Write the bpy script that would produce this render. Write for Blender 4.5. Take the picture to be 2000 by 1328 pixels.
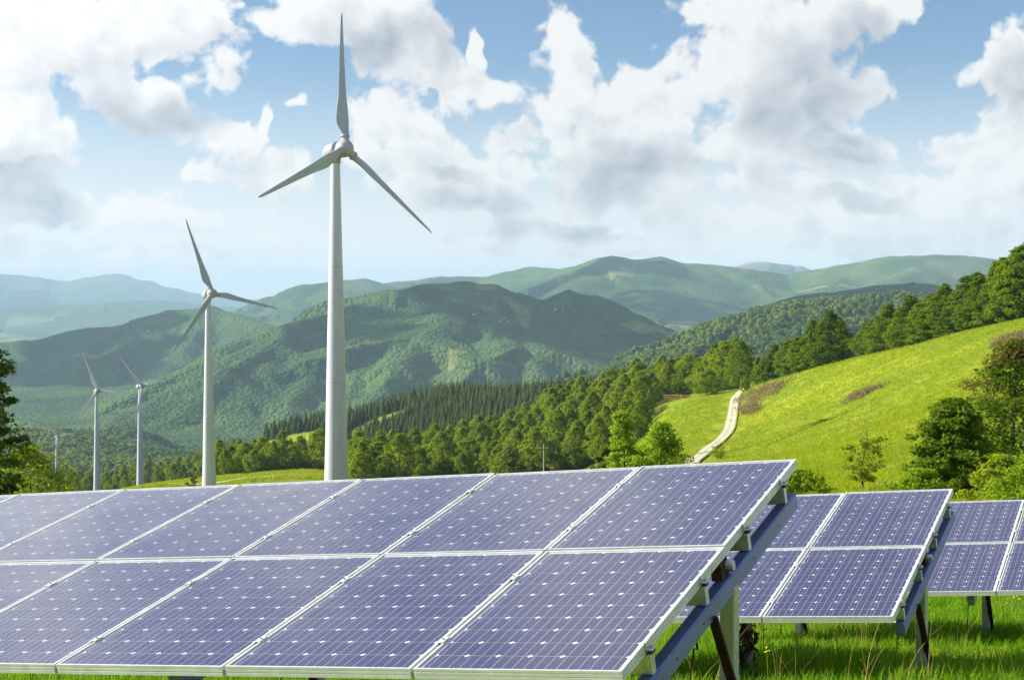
import bpy, math, random
import numpy as np
from mathutils import Matrix, Vector

# ------------------------------------------------------------------ camera
for o in list(bpy.data.objects):
    bpy.data.objects.remove(o)
SC = bpy.context.scene
COL = SC.collection
F = 3050.0 / 2000.0            # focal length in picture widths
HZ = 580.0                     # horizon line, in rows of the 2000 x 1328 photograph
PITCH = math.atan((664.0 - HZ) / 3050.0)
cam_data = bpy.data.cameras.new('camera')
cam_data.sensor_width = 36.0
cam_data.lens = 36.0 * F
cam_data.clip_start = 0.1
cam_data.clip_end = 120000.0
cam = bpy.data.objects.new('camera', cam_data)
cam.rotation_euler = (math.pi / 2 - PITCH, 0, 0)
COL.objects.link(cam)
SC.camera = cam

# ------------------------------------------------------------------ light and exposure
SUN_EL = math.radians(29.0)
SUN_AZ = math.radians(-80.0)   # to the left of the view direction (+Y)
sun_dir = Vector((math.sin(SUN_AZ) * math.cos(SUN_EL), math.cos(SUN_AZ) * math.cos(SUN_EL), math.sin(SUN_EL)))
sun_data = bpy.data.lights.new('sun', 'SUN')
sun_data.energy = 5.0
sun_data.angle = math.radians(0.53)
sun_data.color = (1.0, 0.95, 0.86)
sun = bpy.data.objects.new('sun', sun_data)
sun.rotation_euler = (-sun_dir).to_track_quat('-Z', 'Y').to_euler()
sun.location = sun_dir * 30
COL.objects.link(sun)
SC.view_settings.view_transform = 'Standard'
SC.view_settings.look = 'None'
SC.view_settings.gamma = 1.0
SC.view_settings.exposure = 0.90
SC.view_settings.use_curve_mapping = False
SC.render.engine = 'CYCLES'
SC.cycles.use_denoising = True
SC.cycles.use_adaptive_sampling = True
SC.cycles.adaptive_threshold = 0.02
SC.cycles.max_bounces = 6
SC.cycles.diffuse_bounces = 3
SC.cycles.glossy_bounces = 3
SC.cycles.transmission_bounces = 3
SC.cycles.transparent_max_bounces = 10
SC.cycles.volume_bounces = 0
SC.cycles.caustics_reflective = False
SC.cycles.caustics_refractive = False
SC.cycles.sample_clamp_indirect = 6.0


class Nodes:
    """Small helper that builds node trees."""
    def __init__(self, tree):
        self.t = tree

    def n(self, kind, **kw):
        nd = self.t.nodes.new(kind)
        for k, v in kw.items():
            setattr(nd, k, v)
        return nd

    def put(self, sock, v):
        if v is None:
            return
        if isinstance(v, bpy.types.NodeSocket):
            self.t.links.new(v, sock)
        else:
            sock.default_value = v

    def m(self, op, a, b=None, c=None, clamp=False):
        nd = self.n('ShaderNodeMath', operation=op, use_clamp=clamp)
        for i, v in enumerate((a, b, c)):
            self.put(nd.inputs[i], v)
        return nd.outputs[0]

    def v(self, op, a, b=None, c=None):
        nd = self.n('ShaderNodeVectorMath', operation=op)
        for i, v in enumerate((a, b, c)):
            self.put(nd.inputs[i], v)
        return nd.outputs['Value'] if op in ('DOT_PRODUCT', 'LENGTH', 'DISTANCE') else nd.outputs[0]

    def ramp(self, x, a, b, lo=0.0, hi=1.0, smooth=True):
        nd = self.n('ShaderNodeMapRange', interpolation_type='SMOOTHSTEP' if smooth else 'LINEAR')
        self.put(nd.inputs[0], x)
        for i, v in enumerate((a, b, lo, hi)):
            self.put(nd.inputs[1 + i], v)
        return nd.outputs[0]

    def mix(self, f, a, b, mode='MIX'):
        nd = self.n('ShaderNodeMix', data_type='RGBA', blend_type=mode)
        nd.clamp_factor = True
        self.put(nd.inputs[0], f)
        self.put(nd.inputs[6], a if isinstance(a, bpy.types.NodeSocket) else (*a, 1))
        self.put(nd.inputs[7], b if isinstance(b, bpy.types.NodeSocket) else (*b, 1))
        return nd.outputs[2]

    def noise(self, vec, scale, detail=4, rough=0.55, dist=0.0, lac=2.0):
        nd = self.n('ShaderNodeTexNoise')
        self.put(nd.inputs['Vector'], vec)
        nd.inputs['Scale'].default_value = scale
        nd.inputs['Detail'].default_value = detail
        nd.inputs['Roughness'].default_value = rough
        nd.inputs['Distortion'].default_value = dist
        nd.inputs['Lacunarity'].default_value = lac
        return nd.outputs[0]


# ------------------------------------------------------------------ sky with cumulus clouds
world = bpy.data.worlds.new('World')
SC.world = world
world.use_nodes = True
world.node_tree.nodes.clear()


def px_dir(px, py):
    """azimuth and elevation of a place in the sky"""
    return math.atan((px - 1000) / 3050.0), math.atan((HZ - py) / 3050.0)


CLOUDS = [  # px, py, half width, half height
    (150, 90, 330, 130), (330, 60, 170, 110), (250, 200, 150, 70), (20, 250, 130, 110),
    (50, 400, 130, 62), (70, 320, 90, 60), (700, 30, 190, 75), (800, 90, 110, 80), (590, 50, 90, 55),
    (440, 285, 95, 50), (550, 360, 95, 62), (395, 355, 70, 24), (335, 416, 120, 36), (195, 430, 70, 24), (537, 482, 42, 22),
    (578, 198, 15, 26), (520, 225, 25, 30), (692, 446, 28, 12),
    (770, 215, 85, 60), (790, 265, 120, 75), (860, 335, 175, 62), (950, 385, 165, 58), (890, 175, 60, 58), (945, 95, 28, 48), (965, 165, 36, 50),
    (1080, 70, 42, 70), (1090, 140, 66, 70), (1130, 210, 145, 90), (1230, 190, 95, 75), (1300, 240, 150, 100), (1200, 310, 230, 100), (1130, 380, 130, 60), (1050, 260, 70, 45),
    (1500, 60, 180, 95), (1550, 170, 190, 150), (1430, 150, 110, 75), (1480, 285, 160, 85), (1650, 20, 150, 65), (1690, 190, 60, 34), (1640, 300, 110, 60),
    (1590, 395, 135, 48), (1700, 400, 170, 70), (1830, 400, 160, 85), (1960, 360, 150, 95), (1460, 440, 160, 36), (1640, 455, 190, 50), (1850, 470, 220, 55),
    (1300, 425, 26, 30), (1100, 440, 150, 36), (960, 470, 110, 26), (1230, 480, 260, 28), (2010, 200, 120, 130), (1880, 295, 80, 30),
    (240, 492, 140, 30), (40, 490, 90, 40), (380, 510, 90, 20), (120, 525, 260, 22),
]
DARK = [
    (60, 405, 130, 50), (270, 238, 170, 40), (30, 340, 90, 30), (740, 75, 170, 60), (850, 60, 80, 50), (960, 388, 130, 30), (880, 345, 90, 22),
    (1210, 335, 150, 60), (1120, 445, 130, 25), (1590, 180, 150, 120), (1640, 300, 110, 50), (1500, 250, 70, 50), (2000, 190, 100, 110), (1880, 295, 70, 22),
    (1680, 400, 80, 25), (1050, 375, 60, 22), (340, 432, 60, 10), (1660, 60, 90, 50),
]


def noise2(k, vec, scale, detail=4, rough=0.55, color=False):
    nd = k.n('ShaderNodeTexNoise', noise_dimensions='2D')
    k.put(nd.inputs['Vector'], vec)
    nd.inputs['Scale'].default_value = scale
    nd.inputs['Detail'].default_value = detail
    nd.inputs['Roughness'].default_value = rough
    return nd.outputs['Color' if color else 0]


def billow(k, P, d1, d2):
    """cauliflower relief of cumulus"""
    fb = noise2(k, P, 24, d1, .60)
    vo = k.n('ShaderNodeTexVoronoi', voronoi_dimensions='2D', feature='F1')
    k.put(vo.inputs['Vector'], P)
    vo.inputs['Scale'].default_value = 50
    vo.inputs['Detail'].default_value = d2
    vo.inputs['Roughness'].default_value = .5
    return k.m('ADD', k.m('MULTIPLY_ADD', fb, 1.9, -.95), k.m('MULTIPLY_ADD', vo.outputs['Distance'], -.55, .25))


def build_sky():
    k = Nodes(world.node_tree)
    sky = k.n('ShaderNodeTexSky', sky_type='NISHITA')
    sky.sun_disc = False
    sky.sun_elevation = SUN_EL
    sky.sun_rotation = SUN_AZ
    sky.altitude = 900
    sky.air_density = 1.0
    sky.dust_density = .4
    sky.ozone_density = 1.0
    d = k.n('ShaderNodeTexCoord').outputs['Generated']
    sep = k.n('ShaderNodeSeparateXYZ')
    k.put(sep.inputs[0], d)
    az = k.m('ARCTAN2', sep.outputs[0], sep.outputs[1])
    el = k.m('ARCSINE', sep.outputs[2])
    cmb = k.n('ShaderNodeCombineXYZ')
    k.put(cmb.inputs[0], az)
    k.put(cmb.inputs[1], el)
    P = cmb.outputs[0]
    blue = k.v('MULTIPLY', sky.outputs[0], (.50, .57, .65))
    pale = k.ramp(el, -.01, .16, .95, 0.0)      # whitish air low over the horizon
    blue = k.mix(pale, blue, (5.5, 5.6, 5.65))
    wn = k.v('SUBTRACT', noise2(k, P, 15, 3, .6, True), (.5, .5, .5))
    p = k.v('MULTIPLY_ADD', wn, (.050, .036, 0), P)

    def field(lst, pp, rank, far):
        """distance-like field of a list of cloud masses, as a short sum of products of curves over azimuth and elevation"""
        A, E = np.linspace(-.46, .46, 120), np.linspace(-.04, .28, 60)
        aa, ee = np.meshgrid(A, E, indexing='ij')
        acc = np.full(aa.shape, 9.0)
        for cx, cy, rx, ry in lst:
            a, e = px_dir(cx, cy)
            sd = np.hypot((aa - a) * 3050.0 / rx, (ee - e) * 3050.0 / ry)
            h = np.maximum(.2 - np.abs(acc - sd), 0) / .2
            acc = np.minimum(acc, sd) - h * h * h * .2 / 6
        U, S, V = np.linalg.svd(np.minimum(acc, far) - far, full_matrices=False)
        sp = k.n('ShaderNodeSeparateXYZ')
        k.put(sp.inputs[0], pp)
        x = k.ramp(sp.outputs[0], -.46, .46, smooth=False)
        y = k.ramp(sp.outputs[1], -.04, .28, smooth=False)
        out = None

        def curve(sock, vals):
            m = np.abs(vals).max()
            nd = k.n('ShaderNodeFloatCurve')
            cm = nd.mapping
            cm.use_clip = False
            cv = cm.curves[0]
            n = len(vals)
            while len(cv.points) < n:
                cv.points.new(.5, .5)
            for q in range(n):
                cv.points[q].location = (q / (n - 1), vals[q] / m * .5 + .5)
            cm.update()
            nd.inputs['Factor'].default_value = 1
            k.put(nd.inputs['Value'], sock)
            return k.m('SUBTRACT', nd.outputs[0], .5), 2 * m
        for r in range(rank):
            fa, ma = curve(x, U[:, r])
            fe, me_ = curve(y, V[r])
            pr = k.m('MULTIPLY', fa, fe)
            out = k.m('MULTIPLY_ADD', pr, float(S[r] * ma * me_), far if out is None else out)
        return out
    body = k.m('MULTIPLY_ADD', field(CLOUDS, p, 12, 2.2), -1.35, 1.42)
    # the same kind of broken cumulus goes on over the rest of the sky
    outside = k.m('MAXIMUM', k.ramp(k.m('ABSOLUTE', az), .34, .46), k.ramp(el, .195, .26))
    big = noise2(k, P, 5.5, 2, .5)
    wide = k.m('MINIMUM', k.m('MULTIPLY_ADD', big, 7.0, -3.5), .9)
    body = k.m('MAXIMUM', body, k.m('MULTIPLY_ADD', outside, k.m('ADD', wide, 3.0), -3.0))
    pb = k.v('MULTIPLY_ADD', wn, (.02, .02, 0), P)
    b0 = billow(k, pb, 8, 2)
    b1 = billow(k, k.v('ADD', pb, (-.006, .008, 0)), 4, 1)
    t0 = k.m('ADD', body, b0)
    alpha = k.ramp(t0, -.10, .32)
    lit = k.m('MULTIPLY_ADD', k.m('SUBTRACT', b0, b1), .45, .80)
    low = k.m('MULTIPLY_ADD', field(CLOUDS, k.v('ADD', p, (-.014, .022, 0)), 7, 2.2), -1.35, 1.42)
    inside = k.m('SUBTRACT', 1.0, outside)
    lit = k.m('ADD', lit, k.m('MULTIPLY', inside, k.m('MULTIPLY', k.m('SUBTRACT', body, low), .30)))
    lit = k.m('ADD', lit, k.ramp(t0, .9, .1, 0, .18))
    # thick lower parts seen from their shaded side
    dk = k.ramp(k.m('MULTIPLY_ADD', b0, -.35, field(DARK, p, 7, 1.8)), 1.35, .2)
    dk = k.m('MAXIMUM', dk, k.m('MULTIPLY', k.ramp(big, .52, .66), outside))
    lit = k.m('MULTIPLY_ADD', dk, -.55, lit, clamp=True)
    ccol = k.mix(lit, (.40, .455, .54), (1.0, .995, .985))
    # clouds glow more strongly towards the sun
    near = k.m('POWER', k.m('MAXIMUM', k.v('DOT_PRODUCT', d, tuple(sun_dir)), 0.0), 3.0)
    cl = k.v('SCALE', ccol)
    cl.node.inputs['Scale'].default_value = 1
    k.put(cl.node.inputs['Scale'], k.m('MULTIPLY_ADD', near, CLOUD_K * 1.4, CLOUD_K * .92))
    out = k.mix(k.m('MULTIPLY', alpha, .97), blue, cl)
    bg = k.n('ShaderNodeBackground')
    k.put(bg.inputs[0], out)
    bg.inputs[1].default_value = SKY_STRENGTH
    wo = k.n('ShaderNodeOutputWorld')
    world.node_tree.links.new(bg.outputs[0], wo.inputs[0])


SKY_STRENGTH = 0.10
CLOUD_K = 5.5
build_sky()
world.cycles.sampling_method = 'MANUAL'
world.cycles.sample_map_resolution = 1024

# ------------------------------------------------------------------ helpers
RNG = np.random.default_rng(7)
random.seed(7)


def ray(px, py):
    """direction (with y = 1) from the camera through a place in the photograph"""
    a, b = (px - 1000) / 3050.0, (664 - py) / 3050.0
    c, s = math.cos(PITCH), math.sin(PITCH)
    y = c + b * s
    return a / y, (b * c - s) / y


def at(px, py, y):
    a, t = ray(px, py)
    return np.array([a * y, y, t * y])


def project(P):
    P = np.asarray(P, float)
    c, s = math.cos(PITCH), math.sin(PITCH)
    d = P[..., 1] * c - P[..., 2] * s
    return 1000 + 3050 * P[..., 0] / d, 664 - 3050 * (P[..., 1] * s + P[..., 2] * c) / d


def mesh_np(name, V, faces, mats=(), mat_idx=None, smooth=False):
    """faces: int array (n,3) or (n,4), or list of such arrays"""
    me = bpy.data.meshes.new(name)
    V = np.asarray(V, np.float32)
    fl = faces if isinstance(faces, list) else [faces]
    fl = [np.asarray(f, np.int32) for f in fl if len(f)]
    me.vertices.add(len(V))
    me.vertices.foreach_set('co', V.ravel())
    nl = sum(f.size for f in fl)
    nf = sum(len(f) for f in fl)
    me.loops.add(nl)
    me.polygons.add(nf)
    me.loops.foreach_set('vertex_index', np.concatenate([f.ravel() for f in fl]))
    tot = np.concatenate([np.full(len(f), f.shape[1], np.int32) for f in fl])
    start = np.concatenate([[0], np.cumsum(tot)[:-1]]).astype(np.int32)
    me.polygons.foreach_set('loop_start', start)
    for mt in mats:
        me.materials.append(mt)
    if mat_idx is not None:
        me.polygons.foreach_set('material_index', np.asarray(mat_idx, np.int32))
    me.polygons.foreach_set('use_smooth', np.full(nf, bool(smooth)))
    me.update()
    me.validate()
    return me


class MB:
    """collects pieces of one mesh"""
    def __init__(self):
        self.v, self.q, self.t, self.qm, self.tm, self.n = [], [], [], [], [], 0

    def add(self, V, quads=(), tris=(), m=0):
        V = np.asarray(V, float).reshape(-1, 3)
        self.v.append(V)
        if len(quads):
            self.q.append(np.asarray(quads, int) + self.n)
            self.qm += [m] * len(quads)
        if len(tris):
            self.t.append(np.asarray(tris, int) + self.n)
            self.tm += [m] * len(tris)
        self.n += len(V)

    def hexa(self, c, m=0):
        """8 corners: 4 of the bottom, 4 of the top, same order"""
        self.add(c, [(3, 2, 1, 0), (4, 5, 6, 7), (0, 1, 5, 4), (1, 2, 6, 5), (2, 3, 7, 6), (3, 0, 4, 7)], m=m)

    def box(self, lo, hi, m=0):
        x0, y0, z0 = lo
        x1, y1, z1 = hi
        self.hexa([(x0, y0, z0), (x1, y0, z0), (x1, y1, z0), (x0, y1, z0), (x0, y0, z1), (x1, y0, z1), (x1, y1, z1), (x0, y1, z1)], m)

    def tube(self, pts, rad, n=8, m=0, cap=True, up=(0.13, 0.31, 0.94)):
        pts = np.asarray(pts, float)
        rad = np.broadcast_to(np.asarray(rad, float), (len(pts),))
        tg = np.gradient(pts, axis=0)
        tg /= np.linalg.norm(tg, axis=1)[:, None] + 1e-12
        ref = np.asarray(up, float)
        if abs(tg[0] @ ref) > .9:
            ref = np.array([1., .1, 0])
        a = np.cross(tg, ref)
        a /= np.linalg.norm(a, axis=1)[:, None] + 1e-12
        b = np.cross(tg, a)
        th = np.arange(n) * 2 * math.pi / n
        V = pts[:, None] + rad[:, None, None] * (np.cos(th)[None, :, None] * a[:, None] + np.sin(th)[None, :, None] * b[:, None])
        k = len(pts)
        Q = []
        for i in range(k - 1):
            for j in range(n):
                Q.append((i * n + j, i * n + (j + 1) % n, (i + 1) * n + (j + 1) % n, (i + 1) * n + j))
        V = V.reshape(-1, 3)
        T = []
        if cap:
            V = np.vstack([V, pts[:1], pts[-1:]])
            for j in range(n):
                T.append((k * n, (j + 1) % n, j))
                T.append((k * n + 1, (k - 1) * n + j, (k - 1) * n + (j + 1) % n))
        self.add(V, Q, T, m)

    def mesh(self, name, mats, smooth=False):
        V = np.vstack(self.v)
        fs, mi = [], []
        if self.q:
            fs.append(np.vstack(self.q))
            mi += self.qm
        if self.t:
            fs.append(np.vstack(self.t))
            mi += self.tm
        return mesh_np(name, V, fs, mats if isinstance(mats, (list, tuple)) else [mats], mi, smooth)


def link(name, data, parent=None, loc=None, M=None):
    o = bpy.data.objects.new(name, data)
    COL.objects.link(o)
    if parent is not None:
        o.parent = parent
    if M is not None:
        o.matrix_basis = M
    elif loc is not None:
        o.location = loc
    return o


def tag(o, label, cat, group=None):
    o['label'] = label
    o['category'] = cat
    if group:
        o['group'] = group
    return o


def thing(name, label, cat, loc=(0, 0, 0), group=None, M=None):
    return tag(link(name, None, loc=loc, M=M), label, cat, group)


def principled(name, col=(.5, .5, .5), rough=.6, metal=0.0, spec=.5):
    mt = bpy.data.materials.new(name)
    mt.use_nodes = True
    b = mt.node_tree.nodes['Principled BSDF']
    b.inputs['Base Color'].default_value = (*col, 1)
    b.inputs['Roughness'].default_value = rough
    b.inputs['Metallic'].default_value = metal
    b.inputs['Specular IOR Level'].default_value = spec
    return mt, Nodes(mt.node_tree), b


# numpy gradient noise
_perm = np.random.default_rng(3).permutation(4096)


def vnoise(x, y, seed=0):
    x = np.asarray(x, float) + seed * 17.31
    y = np.asarray(y, float) + seed * 9.77
    xi, yi = np.floor(x).astype(np.int64), np.floor(y).astype(np.int64)
    fx, fy = x - xi, y - yi

    def g(ix, iy, dx, dy):
        h = _perm[(ix + _perm[iy & 4095]) & 4095] * (2 * math.pi / 4096)
        return np.cos(h) * dx + np.sin(h) * dy
    u = fx * fx * fx * (fx * (fx * 6 - 15) + 10)
    v = fy * fy * fy * (fy * (fy * 6 - 15) + 10)
    a = g(xi, yi, fx, fy) * (1 - u) + g(xi + 1, yi, fx - 1, fy) * u
    b = g(xi, yi + 1, fx, fy - 1) * (1 - u) + g(xi + 1, yi + 1, fx - 1, fy - 1) * u
    return (a * (1 - v) + b * v) * 1.5


def fbm(x, y, oct=4, seed=0, gain=.5):
    s, a = 0, 1
    for i in range(oct):
        s = s + a * vnoise(np.asarray(x) * 2 ** i, np.asarray(y) * 2 ** i, seed + i * 3)
        a *= gain
    return s


def sstep(x, a, b):
    t = np.clip((np.asarray(x, float) - a) / (b - a), 0, 1)
    return t * t * (3 - 2 * t)


def in_poly(x, y, poly):
    x, y = np.asarray(x, float), np.asarray(y, float)
    r = np.zeros(x.shape, bool)
    n = len(poly)
    for i in range(n):
        x0, y0 = poly[i]
        x1, y1 = poly[(i + 1) % n]
        c = ((y0 > y) != (y1 > y))
        with np.errstate(divide='ignore', invalid='ignore'):
            r ^= c & (x < (x1 - x0) * (y - y0) / (y1 - y0 + 1e-12) + x0)
    return r
# ------------------------------------------------------------------ terrain: shape
def plane_z(X, Y):
    return -1.0 + .0197 * X - .1714 * Y


CTRL = [  # px, py, distance: heights surveyed on the near slopes
    (-300, 1000, 60), (0, 1000, 60), (400, 990, 60), (700, 980, 60), (1000, 968, 60), (1250, 962, 60),
    (-300, 985, 150), (0, 990, 150), (400, 978, 150), (700, 968, 150), (1000, 958, 150), (1250, 940, 150),
    (-300, 980, 300), (0, 985, 300), (300, 975, 300), (652, 965, 258), (1000, 948, 300), (1200, 930, 280),
    (401, 958, 460), (480, 937, 480), (560, 931, 500), (620, 928, 510), (300, 952, 480), (200, 968, 480), (700, 950, 440), (0, 985, 480),
    (625, 921, 545), (520, 923, 545), (450, 931, 545), (350, 941, 545), (260, 951, 545), (700, 935, 560), (500, 945, 700), (610, 935, 690),
    (0, 985, 700), (186, 964, 900), (273, 961, 840), (100, 970, 1000), (0, 980, 1000), (109, 966, 1550), (-200, 980, 1000), (-200, 975, 1550),
    (850, 932, 540), (1000, 922, 520), (1120, 912, 480), (1230, 885, 430), (1180, 905, 380),
    (720, 908, 700), (850, 895, 720), (950, 872, 760), (1050, 835, 800), (1150, 800, 780), (1215, 778, 700),
    (1360, 895, 240), (1425, 850, 300), (1437, 800, 370), (1440, 768, 430), (1460, 757, 450),
    (1290, 868, 300), (1285, 838, 370), (1275, 815, 440), (1300, 792, 500), (1330, 774, 540), (1385, 766, 510), (1425, 757, 520),
    (1290, 768, 620), (1350, 762, 600), (1440, 755, 545), (1300, 800, 800), (1420, 790, 800),
    (1500, 745, 430), (1560, 730, 405), (1650, 705, 375), (1750, 682, 345), (1850, 656, 320), (1930, 640, 300), (2000, 625, 290), (2150, 592, 285), (2350, 560, 285),
    (1510, 800, 330), (1460, 850, 280), (1450, 890, 230), (1560, 850, 230), (1700, 780, 250), (1850, 730, 235), (2000, 690, 220), (2200, 640, 220),
    (1560, 905, 150), (1700, 860, 150), (1850, 812, 150), (2000, 772, 150), (2250, 720, 150), (1400, 925, 150),
    (1560, 955, 85), (1700, 948, 75), (1870, 962, 72), (2000, 940, 72), (2250, 900, 75), (1400, 965, 80),
    (1500, 1000, 45), (1800, 1005, 42), (2000, 1000, 42), (2300, 980, 42), (1000, 1005, 40), (500, 1020, 40), (0, 1030, 40), (-400, 1030, 40),
    (1700, 770, 520), (1850, 745, 470), (2000, 720, 430), (2250, 700, 430), (1500, 800, 700), (1700, 810, 800), (2000, 800, 800), (2300, 780, 800),
    (420, 905, 1300), (470, 885, 1350), (560, 850, 1400), (640, 832, 1450), (720, 816, 1500), (800, 790, 1500), (900, 776, 1500), (1000, 782, 1450), (1060, 775, 1400), (1150, 775, 1250),
    (700, 880, 1150), (800, 855, 1200), (900, 835, 1200), (1000, 815, 1180), (560, 892, 1200), (480, 906, 1150), (600, 950, 900), (800, 925, 900), (1000, 880, 950),
    (560, 910, 1900), (800, 870, 2000), (1000, 860, 2000), (1200, 850, 2000), (300, 940, 1300), (200, 958, 1300), (350, 960, 1800), (1500, 850, 1500), (1800, 850, 1500), (2200, 830, 1500),
]
CTRL = np.array(CTRL, float)


def _tps_fit():
    U = (CTRL[:, 0] - 1000) / 3050.0 * 4.0
    W = np.log(CTRL[:, 2])
    T = np.array([ray(a, b)[1] for a, b in CTRL[:, :2]])
    pts = np.stack([U, W], 1)
    n = len(pts)
    d2 = ((pts[:, None] - pts[None]) ** 2).sum(-1)
    K = d2 * np.log(d2 + 1e-12) * .5 + np.eye(n) * 2e-4
    A = np.zeros((n + 3, n + 3))
    A[:n, :n] = K
    A[:n, n] = A[n, :n] = 1
    A[:n, n + 1:] = pts
    A[n + 1:, :n] = pts.T
    w = np.linalg.solve(A, np.r_[T, 0, 0, 0])
    return pts, w


TPS_P, TPS_W = _tps_fit()


def tps(X, Y):
    sh = X.shape
    U = (X / Y * 4.0).ravel()
    W = np.log(Y).ravel()
    out = TPS_W[-3] + TPS_W[-2] * U + TPS_W[-1] * W
    for (a, b), w in zip(TPS_P, TPS_W):
        d2 = (U - a) ** 2 + (W - b) ** 2
        out += w * d2 * np.log(d2 + 1e-12) * .5
    return out.reshape(sh) * Y


RIDGES = []


def ridge(pts, slope=.42, rnd=90, gul=.30, lam=420, seed=0):
    RIDGES.append(dict(p=np.array([at(a, b, y) for a, b, y in pts]), s=slope, r=rnd, g=gul, l=lam, seed=seed))


def spur(start, pts, s=.30, slope=.72, rnd=50, gul=.28, lam=300, seed=0):
    """a spur that runs down from a crest towards the viewer at gradient s"""
    P = [at(*start)]
    for px, py in pts:
        a, t = ray(px, py)
        y1 = P[-1][1]
        y = (P[-1][2] - s * y1) / (t - s) if abs(t - s) > 1e-6 else y1
        y = min(max(y, y1 * .62), y1 * .995)
        P.append(np.array([a * y, y, t * y]))
    RIDGES.append(dict(p=np.array(P), s=slope, r=rnd, g=gul, l=lam, seed=seed))


# the central wooded mountain and its spurs
ridge([(150, 880, 3500), (230, 830, 3800), (320, 775, 4100), (410, 715, 4300), (490, 672, 4500), (560, 632, 4700), (640, 611, 4800), (700, 591, 4900), (760, 569, 5000), (830, 560, 5000), (905, 550, 5000),
       (960, 557, 5000), (1010, 573, 4950), (1060, 584, 4950), (1110, 568, 5000), (1165, 579, 4950), (1230, 612, 4800), (1290, 650, 4700), (1350, 690, 4600)], .80, 60, .26, 420, 1)
spur((905, 550, 5000), [(880, 590), (850, 630), (800, 665), (770, 710), (745, 760)], .30, .75, seed=2)
spur((960, 557, 5000), [(975, 610), (1000, 650), (1035, 690), (1058, 745), (1070, 790)], .30, .75, seed=3)
spur((1110, 568, 5000), [(1110, 610), (1130, 650), (1170, 690), (1215, 722), (1230, 760)], .30, .75, seed=4)
spur((1165, 579, 4950), [(1190, 630), (1240, 670), (1275, 690), (1290, 720)], .28, .75, seed=24)
spur((760, 569, 5000), [(740, 620), (690, 660), (640, 700), (590, 750), (560, 800), (540, 850)], .30, .75, seed=5)
spur((560, 632, 4700), [(540, 690), (490, 730), (440, 780), (400, 830), (370, 880)], .30, .75, seed=6)
spur((410, 715, 4300), [(380, 760), (330, 810), (290, 860)], .30, .75, seed=7)
spur((830, 560, 5000), [(820, 600), (790, 630), (740, 660), (700, 720), (680, 770)], .32, .75, seed=8)
# the left mountain
ridge([(-300, 700, 7400), (-100, 680, 7200), (0, 668, 7000), (60, 664, 7000), (120, 650, 7000), (180, 642, 7000), (250, 640, 6900), (300, 622, 6900), (350, 607, 6800), (410, 600, 6700), (448, 610, 6600), (500, 624, 6400), (560, 650, 6200)], .70, 80, .25, 600, 9)
spur((410, 600, 6700), [(390, 640), (350, 690), (300, 740), (260, 800)], .26, .75, seed=10)
spur((448, 610, 6600), [(470, 650), (440, 700), (400, 740)], .28, .75, seed=11)
spur((180, 642, 7000), [(170, 690), (130, 750), (90, 800), (60, 850)], .24, .75, seed=12)
spur((0, 668, 7000), [(20, 720), (10, 780), (-20, 840)], .24, .75, seed=13)
# far range
ridge([(380, 680, 9500), (430, 640, 9800), (480, 608, 10200), (540, 580, 10500), (600, 556, 10500), (660, 548, 10500), (710, 546, 10600), (745, 556, 10800), (800, 549, 11000), (860, 539, 11000), (950, 541, 11000), (1040, 522, 11000), (1100, 527, 10500), (1150, 514, 10000),
       (1175, 503, 9700), (1195, 500, 9600), (1215, 504, 9600), (1240, 507, 9500), (1290, 503, 9500), (1330, 514, 9500), (1380, 518, 9500), (1440, 524, 9500), (1500, 532, 9500), (1560, 543, 9500), (1620, 532, 9500), (1680, 516, 9300), (1720, 510, 9200), (1760, 502, 9000), (1820, 503, 9000),
       (1880, 502, 9000), (1950, 508, 9000), (2100, 506, 9000), (2350, 510, 9000)], .62, 110, .22, 800, 14)
spur((1290, 503, 9500), [(1285, 530), (1260, 560), (1240, 590), (1190, 630), (1150, 660)], .20, .34, 120, .2, 600, 15)
spur((1195, 500, 9600), [(1170, 530), (1130, 560), (1080, 590), (1050, 620)], .20, .34, 120, .2, 600, 16)
spur((1380, 518, 9500), [(1330, 560), (1290, 565), (1330, 610), (1370, 650), (1400, 690)], .18, .36, 100, .2, 600, 17)
spur((1500, 532, 9500), [(1480, 565), (1430, 600), (1400, 640), (1380, 670)], .18, .34, 120, .2, 600, 18)
spur((1680, 516, 9300), [(1620, 560), (1560, 590), (1500, 620), (1450, 650)], .18, .34, 120, .2, 600, 19)
spur((1820, 503, 9000), [(1790, 530), (1740, 555), (1680, 575)], .18, .32, 120, .2, 600, 20)
spur((1040, 522, 11000), [(1030, 550), (990, 575), (960, 600)], .2, .34, 120, .2, 600, 25)
spur((710, 546, 10600), [(690, 580), (650, 600), (600, 620)], .2, .34, 120, .2, 600, 26)
# right-hand ridges
ridge([(1200, 730, 4300), (1290, 690, 4400), (1370, 655, 4500), (1440, 628, 4500), (1500, 605, 4500), (1560, 590, 4500), (1640, 575, 4600), (1720, 561, 4600), (1785, 552, 4600), (1850, 560, 4700), (1950, 575, 4800), (2150, 600, 5000)], .55, 60, .28, 380, 21)
ridge([(1240, 740, 2700), (1310, 697, 2750), (1390, 663, 2750), (1470, 628, 2750), (1540, 603, 2750), (1600, 594, 2750), (1680, 586, 2750), (1760, 580, 2750), (1850, 590, 2750), (2000, 600, 2800), (2250, 610, 2800)], .52, 50, .26, 260, 22)
spur((1600, 594, 2750), [(1560, 640), (1500, 680), (1450, 720)], .32, .5, 40, .25, 200, 27)
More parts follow.
